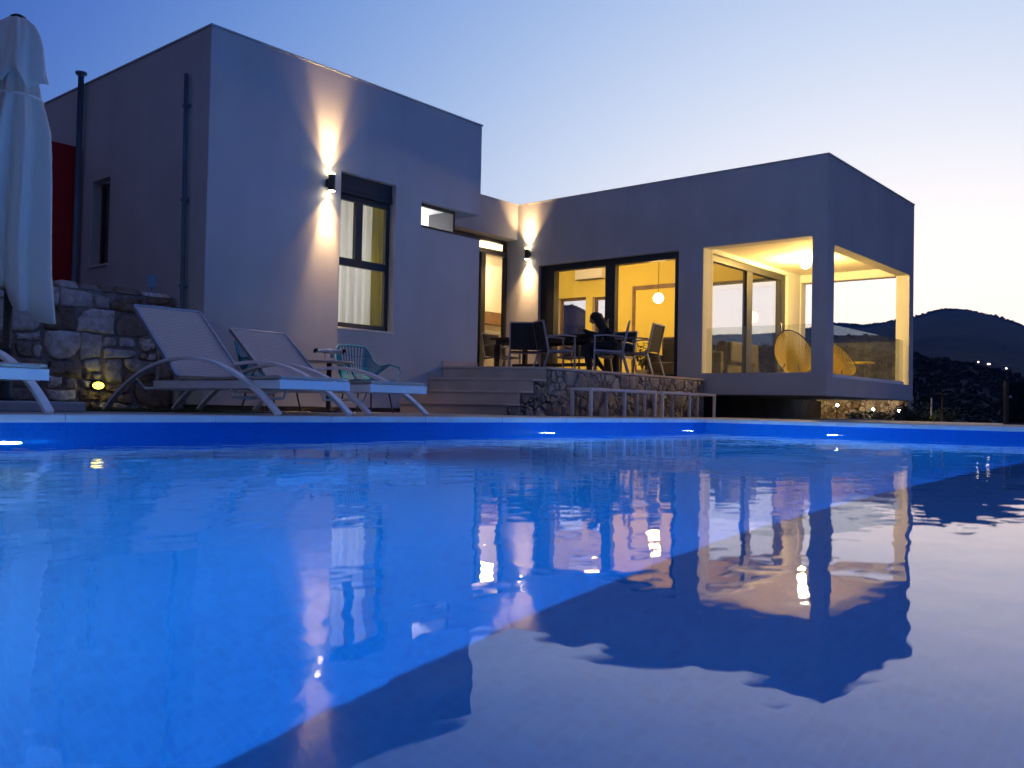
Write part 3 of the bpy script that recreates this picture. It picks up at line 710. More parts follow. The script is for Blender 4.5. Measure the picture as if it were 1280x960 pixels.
# ------------------------------------------------------------------ rooms
def curtain(name, mat_, x0, x1, y, z0, z1, waves, amp, label, alongx=True):
    mb = MB(); n = int(waves*10); vs = []
    for i in range(n+1):
        f_ = i/n; x = x0+(x1-x0)*f_; o = amp*sin(2*pi*waves*f_)+amp*.4*sin(2*pi*waves*.37*f_+1)
        for z in (z0, (z0+z1)/2, z1): vs.append((x+.2*o, y+o, z) if alongx else (y+o, x+.2*o, z))
    mb.add(vs, [(i*3+j, (i+1)*3+j, (i+1)*3+j+1, i*3+j+1) for i in range(n) for j in range(2)], True)
    return tag(mb.obj(name, mat_, solid=.003), label, 'curtain')
M['sheer'] = cloth_mat('sheer_cloth', (.82,.82,.80), .6); M['olive'] = cloth_mat('olive_cloth', (.36,.33,.04), .5)
curtain('curtain', M['sheer'], 1.5, 2.74, .36, .6, 2.98, 9, .03, 'white sheer curtain behind the tall bedroom window')
curtain('curtain', M['olive'], 2.73, 2.98, .345, .6, 2.98, 3, .03, 'olive yellow curtain drawn aside at the bedroom window')
lamp('bedroom_light', 'POINT', (1.7,1.7,2.6), 1300, (1,.95,.88), None, shadow_soft_size=.15)
lamp('hallway_light', 'POINT', (3.75,1.2,2.6), 55, (1,.95,.95), None, shadow_soft_size=.15)
# dining room
t = thing('pendant_lamp', 'glowing round pendant lamp inside the dining room', 'pendant lamp', (11.2,.88,3.7))
MB().tube([(0,0,-.02),(0,0,-1.2)], .006, 6).obj('cord', M['black_metal'], t); MB().lathe([(.05,-.02),(.05,-.001)]).obj('ceiling_rose', M['bronze'], t)
MB().ball((0,0,-1.31), .11, 18).obj('globe', emit_mat('globe', (1,.80,.42), 14), t)
lamp('pendant_light', 'POINT', (0,0,-1.31), 76, (1,.58,.12), t, shadow_soft_size=.13)
lamp('kitchen_light', 'POINT', (9.9,4.6,3.35), 120, (1,.77,.44), None, shadow_soft_size=.2)
lamp('living_light', 'POINT', (11.4,2.6,3.3), 72, (1,.60,.20), None, shadow_soft_size=.2)
t = thing('breakfast_bar', 'white kitchen bar counter behind the glass door', 'counter', (9.3,4.15,.566))
MB().box(-2.2,.9,-.25,.3,0,1.04).obj('body', M['inner'], t, bevel=.004); MB().box(-2.25,.95,-.3,.35,1.041,1.08).obj('counter_top', M['white_plastic'], t, bevel=.004)
t = thing('bottle', 'dark bottle standing on the white kitchen bar', 'bottle', (9.05,4.1,1.647))
MB().lathe([(.036,0),(.038,.01),(.038,.19),(.014,.25),(.014,.30),(.016,.305)]).obj('glass', M['bottle'], t); MB().lathe([(.0385,.06),(.0385,.14)]).obj('paper_band', M['inner'], t)
tag(MB().lathe([(.05,0),(.11,.05),(.13,.09)], (8.78,4.05,1.647)).obj('bowl', M['fruit']), 'terracotta bowl on the white kitchen bar', 'bowl')
t = thing('kitchen_cabinet', 'wooden kitchen shelf under white wall cabinets', 'cabinet', (10.6,5.59,2.0))
MB().box(-3.5,2.2,-.35,0,.0,.27).obj('shelf', M['wood'], t); MB().box(-3.5,2.2,-.36,0,.28,1.4).obj('doors', M['inner'], t)
t = thing('kitchen_units', 'low grey kitchen units along the back wall', 'kitchen unit', (10.6,5.59,.566))
MB().box(-3.5,2.2,-.6,0,0,.86).obj('doors', M['grey_alu'], t); MB().box(-3.5,2.2,-.62,0,.861,.9).obj('worktop', M['step'], t)
t = thing('air_conditioner', 'white wall air conditioner inside the dining room', 'air conditioner', (13.33,4.1,3.42))
MB().box(-.22,0,-.42,.42,-.13,.15).obj('casing', M['white_plastic'], t, bevel=.02); MB().box(-.223,-.05,-.40,.40,-.142,-.131).obj('louvre', M['dark_alu'], t)
t = thing('interior_door', 'plain ochre door on the back wall of the dining room', 'door', (13.33,2.2,.566))
MB().box(-.02,0,-.6,.6,0,2.36).obj('leaf', M['ochre'], t); fr_ = MB(); fr_.box(-.045,0,-.68,-.605,0,2.46); fr_.box(-.045,0,.605,.68,0,2.46); fr_.box(-.045,0,-.6,.6,2.365,2.46); fr_.obj('frame', M['wood'], t)
t = thing('armchair', 'dark upholstered armchair inside the dining room', 'armchair', (10.9,.35,.566))
MB().box(-.35,.35,-.38,.38,.12,.42).obj('seat', M['sofa'], t, bevel=.05, seg=3); MB().box(.2,.40,-.38,.38,.42,.98).obj('backrest', M['sofa'], t, bevel=.05, seg=3)
MB().box(-.35,.3,-.46,-.36,.12,.6).obj('armrest', M['sofa'], t, bevel=.04, seg=3); MB().box(-.35,.3,.36,.46,.12,.6).obj('armrest', M['sofa'], t, bevel=.04, seg=3)
for x_ in (-.3,.32):
    for y_ in (-.36,.36): MB().tube([(x_,y_,0),(x_,y_,.13)], .02, 8).obj('leg', M['dark_wood'], t)
t = thing('sofa', 'low dark sofa behind the loggia glass', 'sofa', (11.2,.0,.566), R(180))
t.location = (11.6, -.45, .566)
MB().box(-.8,.8,-.35,.35,.12,.42).obj('seat', M['sofa'], t, bevel=.05, seg=3); MB().box(-.8,.8,.25,.42,.42,.85).obj('backrest', M['sofa'], t, bevel=.05, seg=3)
for s_ in (-1,1): MB().box(.8*s_-.02,.8*s_+.1,-.35,.42,.1,.62).obj('armrest', M['sofa'], t, bevel=.04, seg=3)
# plant in the room
def plant(name, label, cat, loc, h, spread, nl, seed, mat_='leaf', lsz=.07, pot=True, group=None):
    rn = random.Random(seed); t = thing(name, label, cat, loc, 0, group)
    if pot: MB().lathe([(.10,0),(.14,.24),(.15,.25)]).obj('pot', M['concrete'], t)
    st_ = MB(); lf = MB(); z0 = .24 if pot else 0
    for k in range(9):
        a = rn.uniform(0, 2*pi); r_ = spread*rn.uniform(.3,1); hh = h*rn.uniform(.6,1)
        pth = [Vector((r_*cos(a)*f_**1.5, r_*sin(a)*f_**1.5, z0+(hh-z0)*f_)) for f_ in (0,.35,.7,1)]
        st_.tube(pth, [.008,.007,.005,.003], 5)
        for q in range(nl//9):
            f_ = rn.uniform(.25,1); i = min(2, int(f_*3)); p = pth[i].lerp(pth[i+1], f_*3-i) + Vector((rn.gauss(0,.3),rn.gauss(0,.3),rn.gauss(0,.15)))*spread*.5
            d_ = Vector((rn.gauss(0,1), rn.gauss(0,1), rn.uniform(-.3,.9))).normalized(); s_ = d_.cross(Vector((rn.gauss(0,1),rn.gauss(0,1),rn.gauss(0,1)))).normalized()
            L = lsz*rn.uniform(.6,1.3); p.z = max(p.z, .02)
            lf.add([p, p+d_*L*.5+s_*L*.28, p+d_*L, p+d_*L*.5-s_*L*.28], [(0,1,2,3)])
    st_.obj('stem', M['wood'], t); lf.obj('foliage', M[mat_], t); return t
plant('potted_plant', 'leafy pot plant inside the dining room beside the armchair', 'plant', (10.4,.75,.566), .85, .28, 180, 4)

# ------------------------------------------------------------------ terrace furniture
def dining_chair(label, x, y, rz, src=[None]):
    if src[0] is None:
        t = thing('dining_chair', label, 'chair', (x, y, .566), rz, 'dark sling dining chairs round the terrace table')
        for s_ in (-1, 1):
            X = .27*s_
            fl_ = MB(); fl_.bar([(X,.25,0),(X,.24,.64)], .028, .028); fl_.obj('leg', M['grey_alu'], t, bevel=.004)
            bl_ = MB(); bl_.bar([(X,-.34,0),(X,-.22,.40)], .028, .028); bl_.obj('leg', M['grey_alu'], t, bevel=.004)
            ar = MB(); ar.bar([(X,.27,.65),(X,.05,.665),(X,-.24,.64)], .045, .024); ar.obj('armrest', M['grey_alu'], t, bevel=.006)
        sf = MB(); sf.bar([(-.255,.24,.41),(-.255,-.24,.385)], .025, .035); sf.bar([(.255,.24,.41),(.255,-.24,.385)], .025, .035); sf.box(-.243,.243,.225,.25,.39,.425)
        sf.obj('seat_frame', M['grey_alu'], t)
        se = MB(); se.bar([(0,.225,.425),(0,0,.41),(0,-.23,.405)], .48, .012); se.obj('seat', M['dark_fabric'], t)
        bf = MB()
        for s_ in (-1,1): bf.bar([(.255*s_,-.22,.385),(.255*s_,-.27,.62),(.255*s_,-.33,.90)], .026, .03)
        bf.box(-.243,.243,-.345,-.318,.885,.91); bf.obj('back_frame', M['grey_alu'], t)
        bk = MB(); bk.bar([(0,-.235,.43),(0,-.275,.64),(0,-.325,.885)], .485, .010); bk.obj('backrest', M['dark_fabric'], t)
        src[0] = t; return t
    t = copy_tree(src[0]); t.location = (x, y, .566); t.rotation_euler = (0,0,rz); t['label'] = label; return t
TX, TYc = 7.85, 1.05
t = thing('dining_table', 'long dark dining table on the terrace', 'table', (TX, TYc, .566))
tt = MB()
for i in range(7): a = -.5+i*1.0/7; tt.box(a+.003, a+1.0/7-.003, -1.2, 1.2, .71, .745)
tt.obj('table_top', M['dark_wood'], t, bevel=.004)
ap = MB(); ap.box(-.44,.44,-1.1,-1.06,.62,.708); ap.box(-.44,.44,1.06,1.1,.62,.708); ap.box(-.44,-.40,-1.06,1.06,.62,.708); ap.box(.40,.44,-1.06,1.06,.62,.708); ap.obj('apron', M['dark_wood'], t)
for x_ in (-.42,.42):
    for y_ in (-1.08,1.08): MB().box(x_-.04,x_+.04,y_-.04,y_+.04,0,.618).obj('leg', M['dark_wood'], t, bevel=.006)
MB().box(-.03,.03,-1.03,1.03,.2,.26).obj('stretcher', M['dark_wood'], t)
dining_chair('brown lit dining chair at the far left end of the table, beside the kitchen door', 8.05, 2.55, R(178))
dining_chair('dark sling dining chair with its tall back turned to the camera', 6.80, .92, R(-52))
dining_chair('pale framed dining chair seen side on, just right of the turned chair', 6.78, .22, R(-122))
dining_chair('dining chair under the seated woman', 7.22, -.58, R(35))
dining_chair('pale framed dining chair alone at the right end of the table', 7.90, -.78, R(10))
dining_chair('dark dining chair on the house side behind the end chair', 8.62, .22, R(90))
dining_chair('dark dining chair on the house side, half hidden by the woman', 8.62, 1.15, R(90))

# person
def skin_body(name, pts, edges, mat_, parent, root=0, sub=2):
    me = bpy.data.meshes.new(name); me.from_pydata([p[:3] for p in pts], edges, [])
    o = bpy.data.objects.new(name, me); C.objects.link(o); o.parent = parent; me.materials.append(mat_)
    sk_ = o.modifiers.new('k', 'SKIN'); sk_.use_smooth_shade = True
    me.skin_vertices.new() if not me.skin_vertices else None
    for i, p in enumerate(pts):
        s_ = me.skin_vertices[0].data[i]; r_ = p[3]; s_.radius = r_ if isinstance(r_, tuple) else (r_, r_); s_.use_root = (i == root)
    u = o.modifiers.new('u', 'SUBSURF'); u.levels = sub; u.render_levels = sub
    return o
per = thing('person', 'person with long dark hair in dark clothes sitting at the terrace table', 'person', (7.22,-.58,.566), R(35))
# local: faces +y ; seat height .42
LEAN = R(20)
def ln_(p):      # bend the trunk forward about the hips
    y, z = p[1]+.10, p[2]-.50
    return (p[0], -.10+y*cos(LEAN)+z*sin(LEAN), .47+z*cos(LEAN)-y*sin(LEAN)) + tuple(p[3:])
pts = [(0,-.10,.50,(.16,.12)),(0,-.08,.62,(.14,.10)),(0,-.06,.76,(.15,.10)),(0,-.03,.87,(.14,.085)),(0,.0,.955,.05),(0,.03,.995,.05),(0,.05,1.055,(.072,.085)),(0,.06,1.12,(.070,.08))]
pts = [ln_(p) for p in pts]
pts += [(-.09,-.06,.48,.085),(-.12,.16,.50,.075),(-.13,.38,.49,.058),(-.13,.36,.25,.05),(-.13,.33,.06,.036),(-.135,.42,.04,.035),(-.14,.49,.03,.026),
       (.09,-.06,.48,.085),(.12,.14,.50,.075),(.14,.36,.49,.058),(.15,.20,.26,.05),(.15,.06,.07,.036),(.155,.14,.04,.034),(.16,.21,.03,.026)]
sh_ = pts[3]
pts += [(-.16,sh_[1],sh_[2]-.01,.055),(-.22,sh_[1]+.08,.66,.042),(-.14,.36,.72,.034),(-.09,.44,.77,.024),
       (.16,sh_[1],sh_[2]-.01,.055),(.23,sh_[1]+.06,.66,.042),(.17,.35,.72,.034),(.11,.44,.77,.024)]
ed = [(0,1),(1,2),(2,3),(3,4),(4,5),(5,6),(6,7),(0,8),(8,9),(9,10),(10,11),(11,12),(12,13),(13,14),(0,15),(15,16),(16,17),(17,18),(18,19),(19,20),(20,21),(3,22),(22,23),(23,24),(24,25),(3,26),(26,27),(27,28),(28,29)]
skin_body('body', pts, ed, M['cloth'], per)
hd_ = lambda v: ln_((v[0], v[1]-.105, v[2]-.035))
fc = MB(); fc.ball((0,.205,1.11), (.056,.05,.075), 16); fc.ball((0,.258,1.10), (.010,.014,.016), 8)
fc.v = [hd_(v) for v in fc.v]; fc.obj('face', M['skin'], per)
ey = MB()
for s_ in (-1,1): ey.ball((.022*s_,.246,1.125), (.010,.006,.006), 8)
ey.ball((0,.248,1.072), (.018,.006,.005), 8); ey.v = [hd_(v) for v in ey.v]; ey.obj('eyes_and_mouth', M['hair'], per)
hr = MB(); hr.ball((0,.145,1.145), (.095,.098,.085), 18)
for k in range(26):
    a = R(150+240*k/25)-R(0); x_ = .085*cos(a+R(0)); y_ = .14+.085*sin(a)
    if y_ > .20: continue
    rk = random.Random(k); hr.tube([(x_, y_, 1.16), (x_*1.12, y_-.025, 1.02), (x_*1.25+rk.uniform(-.01,.01), y_-.05, .92), (x_*1.2, y_-.045, .82+rk.uniform(-.03,.03))], [.03,.03,.026,.008], 6)
hr.v = [hd_(v) for v in hr.v]; hr.obj('hair', M['hair'], per)
def hand(x_, y_, z_, s_):
    hb = MB(); hb.ball((x_, y_, z_), (.030,.042,.013), 10)
    for i in range(4):
        fx_ = x_+(-.022+.015*i); L = (.055,.066,.062,.048)[i]
        hb.tube([(fx_, y_+.03, z_+.002), (fx_, y_+.03+L*.5, z_+.006), (fx_-.002, y_+.03+L, z_-.008)], [.008,.0075,.006], 6)
    hb.tube([(x_-.026*s_, y_-.01, z_), (x_-.045*s_, y_+.02, z_), (x_-.040*s_, y_+.045, z_-.003)], [.009,.008,.007], 6)
    hb.obj('hand', M['skin'], per)
hand(-.09,.48,.775,-1); hand(.11,.48,.775,1)

# benches
def bench(label, x, group='white framed benches by the pool'):
    t = thing('bench', label, 'bench', (x, -2.0, ZD-.006), 0, group)
    f_ = MB(); L, D_ = 1.72, .36
    f_.box(0, L, 0, .04, .355, .395); f_.box(0, L, D_-.04, D_, .355, .395); f_.box(0, .04, .04, D_-.04, .355, .395); f_.box(L-.04, L, .04, D_-.04, .355, .395); f_.box(L/2-.02, L/2+.02, .04, D_-.04, .355, .39)
    f_.obj('frame', M['white_metal'], t, bevel=.003)
    for x_ in (0, L/2-.02, L-.04):
        for y_ in (0, D_-.04): MB().box(x_, x_+.04, y_, y_+.04, 0, .353).obj('leg', M['white_metal'], t, bevel=.003)
    s_ = MB()
    for i in range(6): a = .045+i*.046; s_.box(.045, L-.045, a, a+.038, .372, .392)
    s_.obj('seat', M['coping'], t)
    return t
b0 = bench('white framed bench in full view before the terrace stone wall', 4.72)
b1 = copy_tree(b0); b1.location.x = 6.62; b1['label'] = 'white framed bench reaching under the overhanging wing'

# ------------------------------------------------------------------ loungers
def uvbox(mb_name, path, x0, x1, th, mat_, parent):
    me = bpy.data.meshes.new(mb_name); vs = []; uv = []; fs = []
    P = [Vector((0, p[0], p[1])) for p in path]; L = 0; k = len(P)
    for i, p in enumerate(P):
        if i: L += (P[i]-P[i-1]).length
        t_ = (P[min(i+1,k-1)]-P[max(i-1,0)]).normalized(); nn = Vector((0,-t_.z,t_.y))
        for x, s_ in ((x0,1),(x1,1),(x1,-1),(x0,-1)):
            vs.append((x, p.y+nn.y*th/2*s_, p.z+nn.z*th/2*s_)); uv.append((x, L))
    for i in range(k-1):
        for j in range(4): fs.append((i*4+j, i*4+(j+1)%4, (i+1)*4+(j+1)%4, (i+1)*4+j))
    fs += [(3,2,1,0), tuple((k-1)*4+j for j in range(4))]
    me.from_pydata(vs, [], fs); ul = me.uv_layers.new(name='UVMap')
    for lp in me.loops: ul.data[lp.index].uv = uv[lp.vertex_index]
    me.materials.append(mat_); o = bpy.data.objects.new(mb_name, me); C.objects.link(o); o.parent = parent; return o
def lounger(label, x, yf, back, bl_):
    t = thing('sun_lounger', label, 'sun lounger', (x, yf, ZD), 0, 'woven sun loungers along the pool')
    W = .66
    for xx in (-.005, W+.005):
        ch, sag = 2.68, .44; r_ = (ch*ch/4+sag*sag)/(2*sag); pth = []
        a0 = math.asin(ch/2/r_)
        for i in range(25):
            a = -a0+2*a0*i/24; pth.append((xx, ch/2+r_*sin(a), r_*cos(a)-(r_-sag)+.012))
        MB().bar(pth, .055, .028).obj('arched_leg', M['white_metal'], t, bevel=.004)
    fr_ = MB(); fr_.box(.03, .055, .03, 1.9, .20, .265); fr_.box(W-.055, W-.03, .03, 1.9, .20, .265); fr_.box(.0, W, .0, .03, .20, .268); fr_.box(.055, W-.055, 1.87, 1.9, .20, .26); fr_.box(.055, W-.055, .8, .83, .205, .25)
    fr_.tube([(.0,2.15,.29),(.08,2.15,.20),(W-.08,2.15,.20),(W,2.15,.29)], .014, 8)
    fr_.tube([(.06,.75,.205),(.09,.75,.13),(W-.09,.75,.13),(W-.06,.75,.205)], .012, 8)
    fr_.obj('frame', M['white_metal'], t, bevel=.003)
    uvbox('seat', [(.005,.282),(.05,.290),(.7,.283),(1.42,.288),(1.47,.29)], .012, W-.012, .02, M['weave'], t)
    a = R(back); y0, z0 = 1.47, .30
    bp_ = uvbox('backrest', [(y0,z0),(y0+cos(a)*bl_*.5,z0+sin(a)*bl_*.5-.012),(y0+cos(a)*bl_,z0+sin(a)*bl_)], .012, W-.012, .022, M['weave'], t)
    bf = MB()
    for xx in (.006, W-.006): bf.bar([(xx,y0,z0),(xx,y0+cos(a)*bl_,z0+sin(a)*bl_)], .02, .034)
    bf.bar([(.016,y0+cos(a)*bl_,z0+sin(a)*bl_),(W-.016,y0+cos(a)*bl_,z0+sin(a)*bl_)], .03, .03, (0,cos(a),sin(a)))
    bf.obj('backrest_frame', M['grey_alu'], t)
    su_ = MB(); q = bl_*.45
    for xx in (.07, W-.07): su_.tube([(xx,y0+cos(a)*q,z0+sin(a)*q-.02),(xx,y0+cos(a)*q+.12,.225)], .011, 8)
    su_.tube([(.07,y0+cos(a)*q+.12,.225),(W-.07,y0+cos(a)*q+.12,.225)], .011, 8); su_.obj('backrest_support', M['grey_alu'], t)
    return t
lounger('woven sun lounger with high raised back before the stone wall', -1.50, -3.60, 39.5, 1.0)
lounger('woven sun lounger with lower raised back before the house wall', -.42, -3.36, 37, .86)
lounger('sun lounger of which only the foot end shows, beside the parasol', -3.80, -3.62, 38, .95)

# ------------------------------------------------------------------ parasol
PXc, PYc = -2.745, -1.90
t = thing('parasol', 'closed cream canvas parasol on a dark pole behind the pool lounger', 'parasol', (PXc, PYc, ZD-.006))
MB().tube([(0,0,.05),(0,0,2.93)], .030, 14).obj('pole', M['pole'], t)
ba = MB(); ba.box(-.42,.42,-.42,.42,.0,.075); bao = ba.obj('base_slab', M['concrete'], t, bevel=.012)
MB().lathe([(.075,.076),(.07,.11),(.05,.13),(.05,.46),(.055,.47)]).obj('base_sleeve', M['black_metal'], t)
def folds(prof, hem, nf, amp, seed, n=160):
    rn = random.Random(seed); ph = [rn.uniform(0,2*pi) for _ in range(6)]; vs = []; K = len(prof)
    for k, (r_, z) in enumerate(prof):
        f_ = k/(K-1)
        for j in range(n):
            th = 2*pi*j/n
            wv = abs(sin(nf*th/2+ph[0]+.5*sin(f_*2.2+ph[1])))*1.0+.35*sin(3*th+ph[2]+f_)+.2*sin(nf*th*1.5+ph[3]+2*f_)
            rr2 = r_*(1-amp*f_**.5*(wv-.6)*.9)
            zz = z-(hem(th) if k == K-1 else hem(th)*f_**4)
            vs.append((rr2*cos(th)+.02*f_*sin(2*f_*3), rr2*sin(th), zz))
    mb = MB(); mb.add(vs, [(k*n+j, k*n+(j+1)%n, (k+1)*n+(j+1)%n, (k+1)*n+j) for k in range(K-1) for j in range(n)], True); return mb
MK = .79
main = [(.05,2.72),(.10,2.66),(.15,2.55),(.165,2.45),(.17,2.38),(.20,2.28),(.235,2.12),(.25,1.95),(.255,1.75),(.26,1.55),(.265,1.35),(.27,1.15),(.28,1.0),(.29,.88)]
main = [(r_*MK, z_) for r_, z_ in main]
folds(main, lambda th: .16*max(0, sin(1.0*th+2.4))+.05*sin(4*th)+.05*sin(7*th+1), 8, .62, 2).obj('canopy', M['canvas'], t, solid=.004)
capp0 = [(.02,2.985),(.07,2.97),(.12,2.92),(.155,2.83),(.175,2.72),(.19,2.60),(.205,2.52),(.215,2.47)]
capp = [(r_*.9, z_) for r_, z_ in capp0]
folds(capp, lambda th: .05*sin(4*th+.6)+.02*sin(7*th), 6, .46, 9).obj('top_flap', M['canvas'], t, solid=.004)
MB().lathe([(.05,2.975),(.055,2.99),(.03,3.005),(.008,3.01)]).obj('finial', M['black_metal'], t)
MB().tube([(.185*cos(2*pi*i/24), .185*sin(2*pi*i/24), 2.36) for i in range(24)], .012, 6, closed=True).obj('tie', M['canvas'], t)

# ------------------------------------------------------------------ round table, drone, turquoise chairs
t = thing('round_table', 'small dark round pedestal table carrying the white drone', 'table', (1.19,-.75,ZD-.006))
MB().lathe([(.28,.572),(.29,.578),(.29,.592),(.28,.596)], n=36).obj('table_top', M['grey_alu'], t); MB().tube([(0,0,.02),(0,0,.571)], .03, 14).obj('pedestal', M['black_metal'], t); MB().lathe([(.2,0),(.2,.012),(.04,.025)], n=28).obj('foot', M['black_metal'], t)
t = thing('drone', 'small white camera drone resting on the round table', 'drone', (1.19,-.75,.491), R(-35))
mo_ = MB(); bdy = MB(); bdy.ball((0,0,.115), (.085,.06,.032), 16)
for sx in (-1,1):
    for sy in (-1,1): bdy.tube([(.04*sx,.03*sy,.115),(.16*sx,.13*sy,.118)], [.024,.014], 8); mo_.lathe([(.020,.10),(.020,.137)], (.16*sx,.13*sy,0), 12)
bdy.obj('body', M['white_plastic'], t); mo_.obj('motors', M['black_metal'], t)
for sx in (-1,1):
    for sy in (-1,1):
        pr = MB(); a = random.Random(sx*3+sy).uniform(0, pi); c_, s_ = cos(a), sin(a); cx_, cy_ = .16*sx, .13*sy
        pr.lathe([(.008,.137),(.008,.145)], (cx_,cy_,0), 8)
        for q in (1,-1): pr.hexa([(cx_-s_*.008,cy_+c_*.008,.139),(cx_+s_*.008,cy_-c_*.008,.139),(cx_+q*c_*.11+s_*.008,cy_+q*s_*.11-c_*.008,.141),(cx_+q*c_*.11-s_*.008,cy_+q*s_*.11+c_*.008,.141)],[(cx_-s_*.008,cy_+c_*.008,.142),(cx_+s_*.008,cy_-c_*.008,.142),(cx_+q*c_*.11+s_*.008,cy_+q*s_*.11-c_*.008,.143),(cx_+q*c_*.11-s_*.008,cy_+q*s_*.11+c_*.008,.143)])
        pr.obj('propeller', M['white_plastic'], t)
for sy in (-1,1): MB().tube([(-.05,.045*sy,.095),(-.055,.065*sy,.006),(.055,.065*sy,.006),(.05,.045*sy,.095)], .005, 6).obj('landing_leg', M['white_plastic'], t)
cmb = MB(); cmb.ball((.03,0,.06), .022, 10); cmb.tube([(.03,0,.06),(.03,0,.095)], .006, 6); cmb.obj('camera', M['grey_alu'], t)
def wire_chair(label, x, y, rz):
    t = thing('wire_chair', label, 'chair', (x, y, ZD-.006), rz, 'turquoise wire garden chairs')
    # faces +y
    out = [(-.36,.20,.56),(-.35,.02,.60),(-.31,-.14,.58),(-.27,-.24,.64),(-.24,-.30,.76),(-.19,-.33,.82),(0,-.335,.83),(.19,-.33,.82),(.24,-.30,.76),(.27,-.24,.64),(.31,-.14,.58),(.35,.02,.60),(.36,.20,.56)]
    MB().tube(out, .011, 8).obj('back_rail', M['teal'], t)
    for s_ in (-1,1): MB().tube([(.36*s_,.20,.56),(.35*s_,.25,.50),(.27*s_,.24,.39)], .010, 8).obj('armrest', M['teal'], t)
    seat = [(-.27,.24,.39),(-.24,-.18,.37),(0,-.22,.365),(.24,-.18,.37),(.27,.24,.39),(0,.27,.395)]
    sw = MB(); sw.tube(seat, .009, 8, closed=True)
    for i in range(13): x_ = -.24+.04*i; sw.tube([(x_,-.19,.368),(x_,.02,.355),(x_*1.08,.25,.392)], .0035, 5)
    sw.obj('seat', M['teal'], t)
    bw = MB(); o_ = Vector((0,-.20,.37))
    for i in range(43):
        f_ = i/42*(len(out)-3)+1; k_ = int(f_); k_ = min(k_, len(out)-2); p = Vector(out[k_]).lerp(Vector(out[k_+1]), f_-k_)
        b_ = Vector((p.x*.55, -.2, .368)); mid = (p+b_)/2+Vector((0,-.03,0)); bw.tube([b_, mid, p], .006, 5)
    for z_, k_ in ((.48,.4),(.58,.62),(.70,.84)): bw.tube([(-.27+.03*k_,-.20-.08*k_,z_),(-.1,-.24-.08*k_,z_),(.1,-.24-.08*k_,z_),(.27-.03*k_,-.20-.08*k_,z_)], .0035, 5)
    bw.obj('backrest', M['teal'], t)
    for x_, y_ in ((-.22,.2),(.22,.2),(-.2,-.16),(.2,-.16)): MB().tube([(x_*1.15,y_*1.25,0),(x_*.9,y_*.9,.372)], .010, 8).obj('leg', M['black_metal'], t)
    return t
wire_chair('turquoise wire armchair right of the round table', 1.76, -.72, R(172))
wire_chair('turquoise wire armchair mostly hidden behind the lower lounger back', .52, -.55, R(200))

# ------------------------------------------------------------------ small garden things
gl = emit_mat('bulkhead_lens', (1,.88,.06), 7)
t = thing('garden_lamp', 'glowing yellow oval bulkhead lamp low on the stone wall', 'garden lamp', (-.92,.555,.14))
g_ = MB(); g_.lathe([(.07,0),(.07,-.03),(.055,-.04)], axis='y', n=20); go = g_.obj('housing', M['bronze'], t); go.scale = (1.15,1,.8)
g_ = MB(); g_.ball((0,-.045,0), (.062,.03,.038), 16); g_.obj('lens', gl, t)
lamp('garden_lamp_light', 'POINT', (0,-.12,.0), .3, (1,.9,.2), t, shadow_soft_size=.04)
t = thing('solar_lamp', 'small pale blue tilted panel on a stand atop the stone wall', 'solar lamp', (-.22,.78,1.24))
a_ = MB(); a_.hexa([(-.06,-.03,.06),(.06,-.03,.06),(.075,.0,.06),(-.045,.0,.06)], [(-.035,.03,.21),(.075,.03,.21),(.085,.045,.21),(-.02,.045,.21)]); a_.obj('panel', M['bluepanel'], t, bevel=.004)
MB().box(-.07,.06,-.04,.05,.0,.012).obj('foot', M['bluepanel'], t); MB().tube([(.01,.0,.012),(.01,.01,.1)], .008, 6).obj('stand', M['bluepanel'], t)
spot_em = emit_mat('spot_lens', (.95,.97,1), 70)
def garden_spot(label, x, y, z):
    t = thing('garden_spot', label, 'garden spot', (x, y, -.34), 0, 'small white garden spots below the wing')
    h = z+.34
    MB().tube([(0,0,0),(0,0,h-.03)], .012, 8).obj('spike', M['black_metal'], t)
    MB().lathe([(.035,-.05),(.04,.03),(.036,.035)], (0,0,h), 14).obj('head', M['black_metal'], t)
    MB().ball((-.03,-.02,h+.005), .028, 10).obj('lens', spot_em, t)
    lamp('garden_spot_light', 'POINT', (-.10,-.05,h+.02), .18, (1,.93,.85), t, shadow_soft_size=.03)
garden_spot('small white garden spot directly below the wing corner post', 14.5, -1.75, .18)
garden_spot('small white garden spot among shrubs, middle of the three under the wing', 14.5, -2.53, .10)
garden_spot('small white garden spot under the far right corner of the wing', 14.5, -3.07, .08)
plocs = [(14.2,-2.35,.42,.34),(14.1,-2.85,.40,.36),(13.9,-3.25,.46,.36),(13.7,-3.55,.62,.40),(13.4,-3.7,.44,.32),(13.3,-4.05,.36,.34),(15.0,-3.9,.5,.4)]
plab = ['leafy garden shrub between the first two garden spots','leafy garden shrub beside the middle garden spot','dark shrub under the far right corner of the wing','tall dark shrub right of the wing corner','dark shrub before the two thin stakes','low pale shrub right of the thin stakes','dark shrub behind the thin stakes']
for i, ((x, y, h, s_), lb) in enumerate(zip(plocs, plab)):
    plant('shrub', lb, 'shrub', (x, y, -.34), h, s_, 420, 60+i, 'leaf', .07, False, 'shrubs beyond the pool deck')
for lb, x, y, z, h in (('thin pale wooden stake standing beside the shrubs', 14.5,-3.73,.37,0),('thin dark wooden stake with a crosspiece, right of the pale stake', 14.5,-3.94,.46,1)):
    t = MB(); t.tube([(x+.02,y+.02,-.36),(x,y,z)], [.022,.018], 8)
    if h: t.tube([(x,y-.05,z-.02),(x,y+.14,z+.0)], .012, 6)
    tag(t.obj('stake', M['wood' if h else 'coping']), lb, 'stake', 'garden stakes beyond the deck')
t = thing('glass_fence', 'dark framed glass fence panel at the right end of the deck', 'fence', (9.06,-6.22,ZD-.006), R(-38))
